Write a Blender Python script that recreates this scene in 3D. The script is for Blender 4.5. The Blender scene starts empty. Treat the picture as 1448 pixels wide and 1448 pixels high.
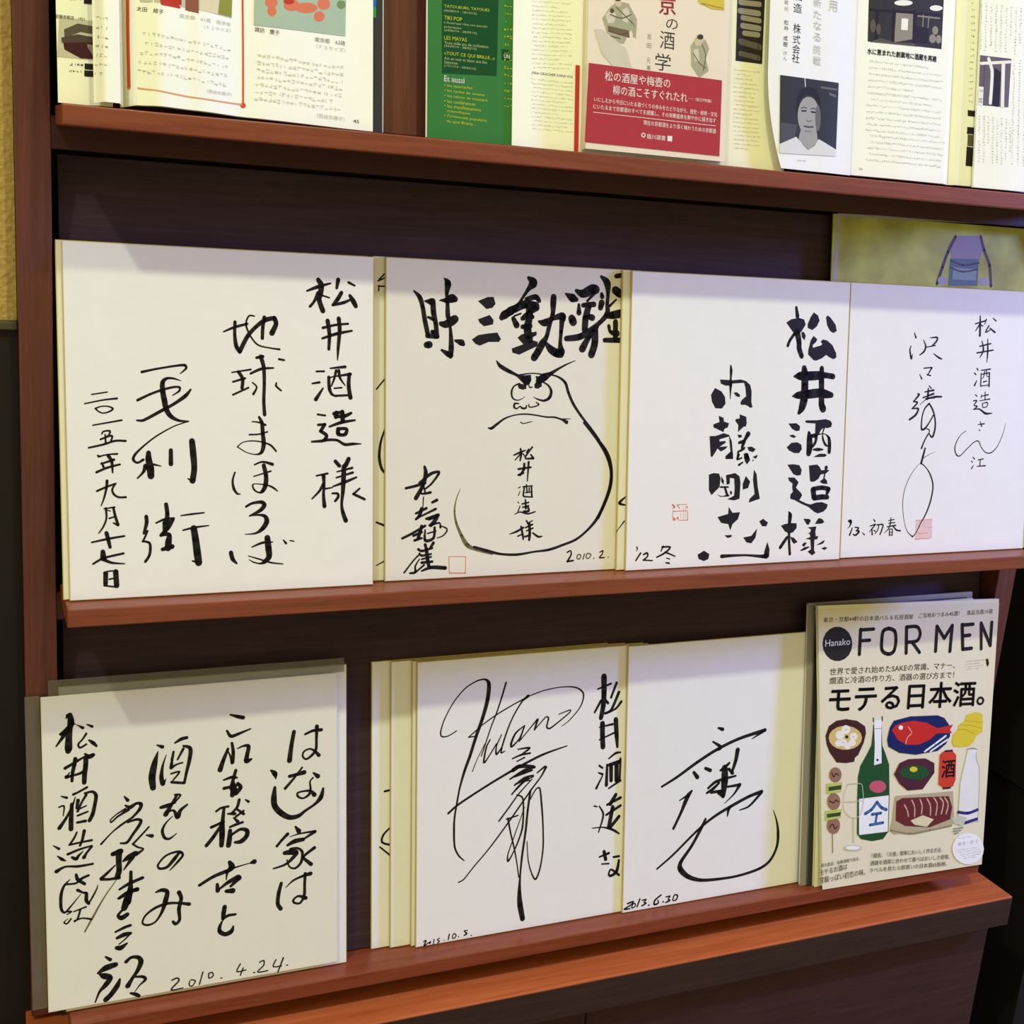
import bpy, bmesh, math, random
from mathutils import Vector, Matrix
C = bpy.context.scene.collection
S = bpy.context.scene

# ---------------------------------------------------------------- camera
cam_d = bpy.data.cameras.new('camera'); cam = bpy.data.objects.new('camera', cam_d); C.objects.link(cam)
cam_d.sensor_width = 36.0; cam_d.sensor_fit = 'HORIZONTAL'; cam_d.lens = 1790.68 / 1448 * 36.0; cam_d.clip_start = 0.01
cam.matrix_world = Matrix(((0.91599062, 0.02912707, -0.40014098, -0.0708193),
                           (-0.39334101, 0.26163581, -0.88137935, -1.01463413),
                           (0.07901921, 0.96472707, 0.25111282, 0.33597607),
                           (0, 0, 0, 1)))
S.camera = cam
# ---------------------------------------------------------------- world, lamps, exposure
S.view_settings.view_transform = 'Standard'; S.view_settings.look = 'None'
S.view_settings.gamma = 1.0; S.view_settings.use_curve_mapping = False
S.view_settings.exposure = 0.0
w = bpy.data.worlds.new('room_light'); S.world = w; w.use_nodes = True
w.node_tree.nodes['Background'].inputs[0].default_value = (1.0, 0.88, 0.50, 1)
w.node_tree.nodes['Background'].inputs[1].default_value = 0.70
def spot(name, loc, target, energy, col, size, ang):
    d = bpy.data.lights.new(name, 'SPOT'); d.energy = energy; d.color = col; d.shadow_soft_size = size
    d.spot_size = math.radians(ang); d.spot_blend = 0.6
    o = bpy.data.objects.new(name, d); C.objects.link(o); o.location = loc
    o.rotation_euler = (Vector(target) - Vector(loc)).to_track_quat('-Z', 'Y').to_euler()
    return o
spot('ceiling_downlight', (0.42, -1.2, 2.28), (0.42, 0, 0.1), 84, (0.92, 1.0, 0.64), 0.045, 90)
spot('ceiling_downlight', (-1.12, -1.19, 2.28), (0.1, 0, 0.1), 90, (0.94, 1.0, 0.88), 0.045, 70)
def area(name, loc, target, energy, col, sx, sy):
    d = bpy.data.lights.new(name, 'AREA'); d.energy = energy; d.color = col; d.shape = 'RECTANGLE'; d.size = sx; d.size_y = sy
    o = bpy.data.objects.new(name, d); C.objects.link(o); o.location = loc
    o.rotation_euler = (Vector(target) - Vector(loc)).to_track_quat('-Z', 'Y').to_euler()
    return o
area('daylight_window', (3.05, -0.62, 0.80), (0.6, 0, 0.0), 122, (0.19, 0.25, 1.0), 0.22, 0.35)

# ---------------------------------------------------------------- materials
def srgb(r, g, b):
    return tuple(((c / 255) / 12.92 if c / 255 <= 0.04045 else ((c / 255 + 0.055) / 1.055) ** 2.4) for c in (r, g, b)) + (1,)
def base(name, col, rough=0.6, spec=0.3):
    m = bpy.data.materials.new(name); m.use_nodes = True; b = m.node_tree.nodes['Principled BSDF']
    b.inputs['Base Color'].default_value = col; b.inputs['Roughness'].default_value = rough
    b.inputs['Specular IOR Level'].default_value = spec
    return m, m.node_tree, b
def paper(name, col, rough=0.7, spec=0.12, fib=0.02, coat=0, crinkle=0):
    """flat paper or card: a faint mottle of its own colour, fine fibre relief"""
    m, nt, b = base(name, col, rough, spec)
    tc = nt.nodes.new('ShaderNodeTexCoord'); n = nt.nodes.new('ShaderNodeTexNoise'); n.inputs['Scale'].default_value = 60; n.inputs['Detail'].default_value = 4
    nt.links.new(tc.outputs['Object'], n.inputs['Vector'])
    mx = nt.nodes.new('ShaderNodeMixRGB'); mx.blend_type = 'MULTIPLY'; mx.inputs['Fac'].default_value = 1
    r = nt.nodes.new('ShaderNodeMapRange'); r.inputs['To Min'].default_value = 1 - fib * 2; r.inputs['To Max'].default_value = 1 + fib
    nt.links.new(n.outputs['Fac'], r.inputs['Value']); mx.inputs['Color1'].default_value = col
    nt.links.new(r.outputs['Result'], mx.inputs['Color2']); nt.links.new(mx.outputs['Color'], b.inputs['Base Color'])
    if coat:
        b.inputs['Coat Weight'].default_value = coat; b.inputs['Coat Roughness'].default_value = 0.12
        n2 = nt.nodes.new('ShaderNodeTexNoise'); n2.inputs['Scale'].default_value = crinkle; n2.inputs['Detail'].default_value = 5
        nt.links.new(tc.outputs['Object'], n2.inputs['Vector'])
        bp = nt.nodes.new('ShaderNodeBump'); bp.inputs['Strength'].default_value = 0.5; bp.inputs['Distance'].default_value = 0.004
        nt.links.new(n2.outputs['Fac'], bp.inputs['Height']); nt.links.new(bp.outputs['Normal'], b.inputs['Coat Normal'])
    return m
def wood(name, c1, c2, axis='X', rough=0.42, spec=0.35):
    m, nt, b = base(name, c1, rough, spec)
    tc = nt.nodes.new('ShaderNodeTexCoord'); mp = nt.nodes.new('ShaderNodeMapping')
    sc = {'X': (6, 120, 120), 'Z': (120, 120, 6)}[axis]; mp.inputs['Scale'].default_value = sc
    nt.links.new(tc.outputs['Object'], mp.inputs['Vector'])
    n = nt.nodes.new('ShaderNodeTexNoise'); n.inputs['Scale'].default_value = 1.6; n.inputs['Detail'].default_value = 8; n.inputs['Roughness'].default_value = 0.65; n.inputs['Distortion'].default_value = 0.6
    nt.links.new(mp.outputs['Vector'], n.inputs['Vector'])
    cr = nt.nodes.new('ShaderNodeValToRGB'); cr.color_ramp.elements[0].position = 0.3; cr.color_ramp.elements[1].position = 0.72
    cr.color_ramp.elements[0].color = c1; cr.color_ramp.elements[1].color = c2
    nt.links.new(n.outputs['Fac'], cr.inputs['Fac']); nt.links.new(cr.outputs['Color'], b.inputs['Base Color'])
    bp = nt.nodes.new('ShaderNodeBump'); bp.inputs['Strength'].default_value = 0.08; bp.inputs['Distance'].default_value = 0.002
    nt.links.new(n.outputs['Fac'], bp.inputs['Height']); nt.links.new(bp.outputs['Normal'], b.inputs['Normal'])
    return m
def plastic_sheet(name, tint=(0.9, 0.88, 0.82, 1), solid=0.16):
    m = bpy.data.materials.new(name); m.use_nodes = True; nt = m.node_tree; nt.nodes.clear()
    out = nt.nodes.new('ShaderNodeOutputMaterial'); tr = nt.nodes.new('ShaderNodeBsdfTransparent'); tr.inputs[0].default_value = (0.97, 0.97, 0.95, 1)
    p = nt.nodes.new('ShaderNodeBsdfPrincipled'); p.inputs['Base Color'].default_value = tint; p.inputs['Roughness'].default_value = 0.12
    tc = nt.nodes.new('ShaderNodeTexCoord'); n = nt.nodes.new('ShaderNodeTexNoise'); n.inputs['Scale'].default_value = 45; n.inputs['Detail'].default_value = 3
    bp = nt.nodes.new('ShaderNodeBump'); bp.inputs['Strength'].default_value = 0.6; bp.inputs['Distance'].default_value = 0.003
    nt.links.new(tc.outputs['Object'], n.inputs['Vector']); nt.links.new(n.outputs['Fac'], bp.inputs['Height']); nt.links.new(bp.outputs['Normal'], p.inputs['Normal'])
    mx = nt.nodes.new('ShaderNodeMixShader'); mx.inputs[0].default_value = solid
    nt.links.new(tr.outputs[0], mx.inputs[1]); nt.links.new(p.outputs[0], mx.inputs[2]); nt.links.new(mx.outputs[0], out.inputs[0])
    return m
def coated(m):
    b = m.node_tree.nodes['Principled BSDF']; b.inputs['Coat Weight'].default_value = 0.5; b.inputs['Coat Roughness'].default_value = 0.28; b.inputs['Coat IOR'].default_value = 1.55; return m
M = {
 'post': wood('walnut_upright', (0.082, 0.021, 0.014, 1), (0.145, 0.039, 0.030, 1), 'Z'),
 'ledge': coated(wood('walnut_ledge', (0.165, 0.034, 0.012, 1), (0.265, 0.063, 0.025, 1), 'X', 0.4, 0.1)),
 'rail': wood('shaded_rail', (0.040, 0.0125, 0.0090, 1), (0.064, 0.021, 0.016, 1), 'X', 0.5, 0.15),  # upright's brown, darkened to carry the shade under the ledges
 'counter': wood('walnut_counter', (0.36, 0.075, 0.016, 1), (0.52, 0.135, 0.034, 1), 'X', 0.35, 0.4),
 'panel': wood('shaded_walnut_panel', (0.036, 0.0190, 0.0235, 1), (0.060, 0.033, 0.040, 1), 'X', 0.6, 0.08),  # same brown wood as the top panel, darkened for shade below the ledges
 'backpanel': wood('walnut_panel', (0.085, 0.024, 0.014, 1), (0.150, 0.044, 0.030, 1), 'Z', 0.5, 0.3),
 'cabinet': wood('dark_cabinet', (0.034, 0.0135, 0.010, 1), (0.060, 0.025, 0.019, 1), 'X', 0.5, 0.3),
 'shaded_fascia': wood('shaded_counter', (0.030, 0.015, 0.009, 1), (0.050, 0.026, 0.016, 1), 'X', 0.45, 0.3),  # slab's front and end coloured darker, carrying the shade of overhead light
 'black': base('shadow_gap_black', (0.006, 0.005, 0.005, 1), 0.8, 0.1)[0],
 'face': paper('card_face', (0.80, 0.78, 0.72, 1)),
 'faceplastic': paper('card_face_in_film', (0.74, 0.70, 0.60, 1), coat=0.7, crinkle=30),
 'sheet': paper('aged_sheet', (0.76, 0.73, 0.60, 1)),
 'edge': paper('gilt_card_edge', (0.60, 0.48, 0.14, 1), 0.55, 0.3),
 'film': plastic_sheet('clear_film', solid=0.02),
 'film_heavy': plastic_sheet('cloudy_film', (0.20, 0.18, 0.13, 1), 0.32),
 'page': paper('magazine_page', (0.86, 0.86, 0.70, 1)),
 'pagecream': paper('cream_page', (0.78, 0.75, 0.50, 1)),
 'copy': paper('photocopy_paper', (0.80, 0.80, 0.76, 1)),
 'coverH': paper('magazine_cover', (0.74, 0.68, 0.46, 1), 0.45, 0.4),
 'lilac': paper('lilac_cover', (0.27, 0.25, 0.22, 1), 0.4, 0.3),
 'blackcover': paper('black_cover', (0.02, 0.02, 0.02, 1), 0.4, 0.4),
 'green': paper('green_cover', srgb(42, 112, 44), 0.5, 0.3),
 'bookcover': paper('book_cover', srgb(236, 222, 202), 0.5, 0.3),
}
def flat(name, col, rough=0.55): return paper(name, col, rough, 0.10, 0.04)
COL = dict(ink=(0.016, 0.013, 0.012), inkb=(0.07, 0.045, 0.02), dark=(0.022, 0.018, 0.016), paper=(0.80, 0.78, 0.66), white=(0.82, 0.82, 0.78), grey=(0.25, 0.24, 0.20),
 greyt=(0.30, 0.29, 0.25), greyl=(0.50, 0.50, 0.44), greyd=(0.22, 0.21, 0.17))
for k, v in dict(bowl=(72, 38, 34), soup=(222, 196, 116), bottle=(36, 82, 42), pink=(206, 92, 112), blue=(70, 112, 160), navy=(28, 38, 92), fish=(206, 46, 38), fishpale=(236, 170, 150),
 lemon=(230, 208, 56), lemond=(190, 165, 30), stick=(150, 110, 70), meat=(158, 118, 92), leek=(196, 206, 104), leekd=(62, 82, 40), glass=(206, 206, 178), obowl=(84, 40, 52), greens=(36, 84, 44),
 lantern=(214, 66, 44), tray=(190, 176, 138), traye=(150, 138, 104), meatr=(110, 46, 44), meatp=(222, 180, 158), cream=(230, 218, 174), milk=(240, 238, 226), blued=(52, 54, 122),
 red=(205, 60, 45), robe=(180, 178, 144), robeb=(112, 96, 66), robel=(226, 218, 196), brown=(96, 62, 44), skin=(226, 204, 176), yellow=(226, 204, 50), yellowd=(180, 150, 30), band=(186, 20, 42),
 greend=(24, 78, 36), lime=(196, 206, 60), limep=(176, 190, 130), body=(200, 197, 164), bodyl=(220, 217, 190), bodyd=(182, 168, 112), photo=(44, 38, 34), photo2=(58, 54, 48), sack=(150, 142, 120), sackd=(96, 88, 72),
 gdark=(58, 58, 58), gmid=(84, 84, 86), gmidd=(110, 110, 110), gface=(168, 164, 158), ghair=(42, 42, 42), gshirt=(226, 226, 220), purp=(108, 98, 100), skyp=(206, 200, 176), roof=(84, 72, 66), maroon=(72, 34, 40),
 redp=(196, 62, 52), brownp=(150, 92, 70), greenp=(150, 150, 62), sealr=(190, 60, 40), frame=(224, 84, 50), framel=(236, 168, 120), greenq=(176, 196, 168), orangep=(224, 126, 92), greenr=(120, 150, 100),
 blue2=(40, 120, 190), green2=(60, 170, 70), pale=(176, 170, 176), yel2=(176, 176, 82), brown2=(140, 122, 72), olive=(160, 158, 84), lav=(160, 146, 156), lavb=(104, 122, 132), lavc=(142, 160, 160), lavd=(92, 80, 88),
 wash=(118, 110, 80), seal=(232, 132, 112), sealwash=(240, 206, 200)).items():
    COL[k] = tuple(c * 0.86 for c in srgb(*v)[:3])
_ink = {}
def inkmat(k):
    if k not in _ink: _ink[k] = flat('print_' + {'ink': 'black_ink', 'inkb': 'brown_black_ink'}.get(k, k), tuple(COL[k]) + (1,))
    return _ink[k]

# ---------------------------------------------------------------- mesh helpers
def link(name, me, mats, parent=None, loc=(0, 0, 0), rot=(0, 0, 0)):
    o = bpy.data.objects.new(name, me); C.objects.link(o)
    for m in (mats if isinstance(mats, (list, tuple)) else [mats]): me.materials.append(m)
    o.parent = parent; o.location = loc; o.rotation_euler = rot
    return o
def box(name, lo, hi, mat, parent=None, bev=0.0008, loc=(0, 0, 0), rot=(0, 0, 0)):
    bm = bmesh.new(); bmesh.ops.create_cube(bm, size=1)
    for v in bm.verts: v.co = Vector([lo[i] + (v.co[i] + .5) * (hi[i] - lo[i]) for i in range(3)])
    if bev: bmesh.ops.bevel(bm, geom=bm.edges[:], offset=bev, segments=2, affect='EDGES', profile=0.5)
    me = bpy.data.meshes.new(name); bm.to_mesh(me); bm.free()
    return link(name, me, mat, parent, loc, rot)
def thing(name, label, cat, loc, rot=(0, 0, 0), group=None):
    o = bpy.data.objects.new(name, None); C.objects.link(o); o.location = loc; o.rotation_euler = rot; o.empty_display_size = 0.05
    o['label'] = label; o['category'] = cat
    if group: o['group'] = group
    return o
def struct(o): o['kind'] = 'structure'; return o

def clip(pts, x, sg):
    out = []
    for i, p in enumerate(pts):
        q = pts[(i + 1) % len(pts)]; a = (p[0] - x) * sg; b = (q[0] - x) * sg
        if a >= 0: out.append(p)
        if (a > 0 and b < 0) or (a < 0 and b > 0): t = a / (a - b); out.append((x, p[1] + (q[1] - p[1]) * t))
    return out
class Flat:
    """collects flat shapes that lie on a sheet; local x to the right, z up the sheet, y = -height above it"""
    def __init__(s, prof=None): s.v = []; s.f = []; s.m = []; s.mats = []; s.lay = 0; s.prof = prof or (lambda x: 0.0); s.curved = prof is not None; s.base = 0.00016 if prof else 0.00008; s.step = 0.00001
    def mi(s, m):
        if m not in s.mats: s.mats.append(m)
        return s.mats.index(m)
    def poly(s, pts, mat):
        xs = [p[0] for p in pts]
        if s.curved and max(xs) - min(xs) > 0.006:
            for k in range(math.floor(min(xs) / 0.005), math.ceil(max(xs) / 0.005)):
                q = clip(clip(pts, k * 0.005, 1), (k + 1) * 0.005, -1)
                if len(q) > 2: s.poly_(q, mat)
        else: s.poly_(pts, mat)
    def poly_(s, pts, mat):
        n = len(s.v); y = -(s.base + s.lay * s.step)
        for x, h in pts: s.v.append((x, s.prof(x) + y, h))
        s.f.append(tuple(range(n, n + len(pts)))); s.m.append(s.mi(mat))
    def disc(s, x, h, r, mat, n=8): s.poly([(x + r * math.cos(k * 2 * math.pi / n), h + r * math.sin(k * 2 * math.pi / n)) for k in range(n)], mat)
    def stroke(s, pts, mat, caps=True):
        P = [Vector((p[0], p[1], p[2])) for p in pts]
        if len(P) == 2: Q = [P[0].lerp(P[1], k / 3) for k in range(4)]
        else:
            Q = []
            for i in range(len(P) - 1):
                p0 = P[max(i - 1, 0)]; p1 = P[i]; p2 = P[i + 1]; p3 = P[min(i + 2, len(P) - 1)]
                L = (p2 - p1).length; t1 = (p2 - p0) * .5; t2 = (p3 - p1) * .5
                if t1.length > L: t1 *= L / t1.length
                if t2.length > L: t2 *= L / t2.length
                for k in range(5):
                    t = k / 5; a = 2*t**3 - 3*t**2 + 1; b = t**3 - 2*t**2 + t; c = -2*t**3 + 3*t**2; d = t**3 - t**2
                    Q.append(a * p1 + b * t1 + c * p2 + d * t2)
            Q.append(P[-1])
        L = []; R = []
        for i, q in enumerate(Q):
            a = Q[max(i - 1, 0)]; b = Q[min(i + 1, len(Q) - 1)]; d = Vector((b.x - a.x, b.y - a.y))
            if d.length < 1e-9: d = Vector((1, 0))
            d.normalize(); w_ = q.z * .5; L.append((q.x - d.y * w_, q.y + d.x * w_)); R.append((q.x + d.y * w_, q.y - d.x * w_))
        for i in range(len(Q) - 1): s.poly([L[i], R[i], R[i + 1], L[i + 1]], mat)
        for p in P: s.disc(p.x, p.y, p.z * .5, mat, 10)
    def build(s, name, parent, loc=(0, 0, 0)):
        me = bpy.data.meshes.new(name); me.from_pydata(s.v, [], s.f)
        o = link(name, me, s.mats, parent, loc); me.polygons.foreach_set('material_index', s.m); me.update()
        return o
_gl = {}
def glyphs(txt, bold):
    key = (txt, bold)
    if key not in _gl:
        cu = bpy.data.curves.new('t', 'FONT'); cu.body = txt; cu.resolution_u = 2; cu.size = 1; cu.offset = 0.0; cu.fill_mode = 'FRONT'
        ob = bpy.data.objects.new('t', cu); C.objects.link(ob); dg = bpy.context.evaluated_depsgraph_get()
        me = ob.evaluated_get(dg).to_mesh()
        vs = [(v.co.x, v.co.y) for v in me.vertices]; fs = [tuple(p.vertices) for p in me.polygons]
        ob.to_mesh_clear(); bpy.data.objects.remove(ob); bpy.data.curves.remove(cu)
        if vs:
            x0 = min(v[0] for v in vs); x1 = max(v[0] for v in vs); y0 = min(v[1] for v in vs); y1 = max(v[1] for v in vs)
            vs = [((v[0] - x0) / max(x1 - x0, 1e-6), (v[1] - y0) / max(y1 - y0, 1e-6)) for v in vs]
        _gl[key] = (vs, fs)
    return _gl[key]
def I(s): return [int(q) * 1e-4 for q in s.split()]
def draw_art(key, fl):
    rnd = random.Random(key)
    for ln in ART[key].split('\n'):
        q = ln.split('|'); m = inkmat(q[1]); fl.lay += 1
        if q[0] in 'TB':
            x0, h0, x1, h1, hh = I(q[3]); vs, fs = glyphs(q[2], q[0] == 'B')
            d = Vector((x1 - x0, h1 - h0)); u = d.normalized(); n = Vector((-u.y, u.x)); mi = fl.mi(m)
            for sx, sz in (((0, 0), (.025 * hh, 0), (-.025 * hh, 0), (0, .022 * hh), (0, -.022 * hh)) if q[0] == 'B' else ((0, 0),)):
              b = len(fl.v)
              for a, c in vs:
                x = x0 + sx + d.x * a + n.x * c * hh; z = h0 + sz + d.y * a + n.y * c * hh
                fl.v.append((x, fl.prof(x) - fl.base - fl.lay * fl.step, z))
              for f in fs: fl.f.append(tuple(i + b for i in f)); fl.m.append(mi)
        elif q[0] == 'P': fl.poly([tuple(I(p)) for p in q[2].split(',')], m)
        elif q[0] == 'S':
            w_ = int(q[2]) * 1e-4; fl.stroke([tuple(I(p)) + (w_,) for p in q[3].split(',')], m)
        else:   # lines of print too small to read: small marks in rows (R) or columns (V)
            t = q[2].split(); ax, ah, bx, bh, cx, ch = I(' '.join(t[:6])); n = int(t[6]); hh = int(t[7]) * 1e-4
            A = Vector((ax, ah)); B_ = Vector((bx, bh)); D = Vector((cx, ch)); V_ = q[0] == 'V'
            e1 = (B_ - A); e2 = (D - A)
            if V_: e1, e2 = e2, e1
            L = e1.length; u = e1.normalized(); pn = Vector((-u.y, u.x)); k = 0
            for r in range(n):
                o = A + e2 * (r / max(n - 1, 1)); s_ = 0; end = L * (1 if rnd.random() > .2 else rnd.uniform(.55, .95)); s_ = L * .04 if rnd.random() < .15 else 0
                while s_ < end - hh * .5:
                    g = hh * rnd.uniform(.75, .95)
                    for j in range(rnd.choice((1, 2, 2, 3))):
                        if rnd.random() < .55: a0, a1, b0, b1 = 0, g * .85, hh * rnd.uniform(0, .8), 0; b1 = b0 + hh * .16
                        else: a0 = g * rnd.uniform(0, .7); a1 = a0 + g * .16; b0, b1 = hh * rnd.uniform(0, .3), hh * rnd.uniform(.6, .95)
                        fl.poly([tuple(o + u * (s_ + a) + pn * b) for a, b in ((a0, b0), (a1, b0), (a1, b1), (a0, b1))], m)
                    s_ += hh * 1.08
def draw_ink(key, name, parent, col='ink', y=0.0):
    fl = Flat(); m = inkmat(col)
    for t in INK[key].split(';'):
        pts = [tuple(I(p)) for p in t[1:].split(',')]
        if t[0] == 'P': fl.poly(pts, m)
        else: fl.stroke(pts, m)
    return fl.build(name, parent, (0, y, 0))

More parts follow.
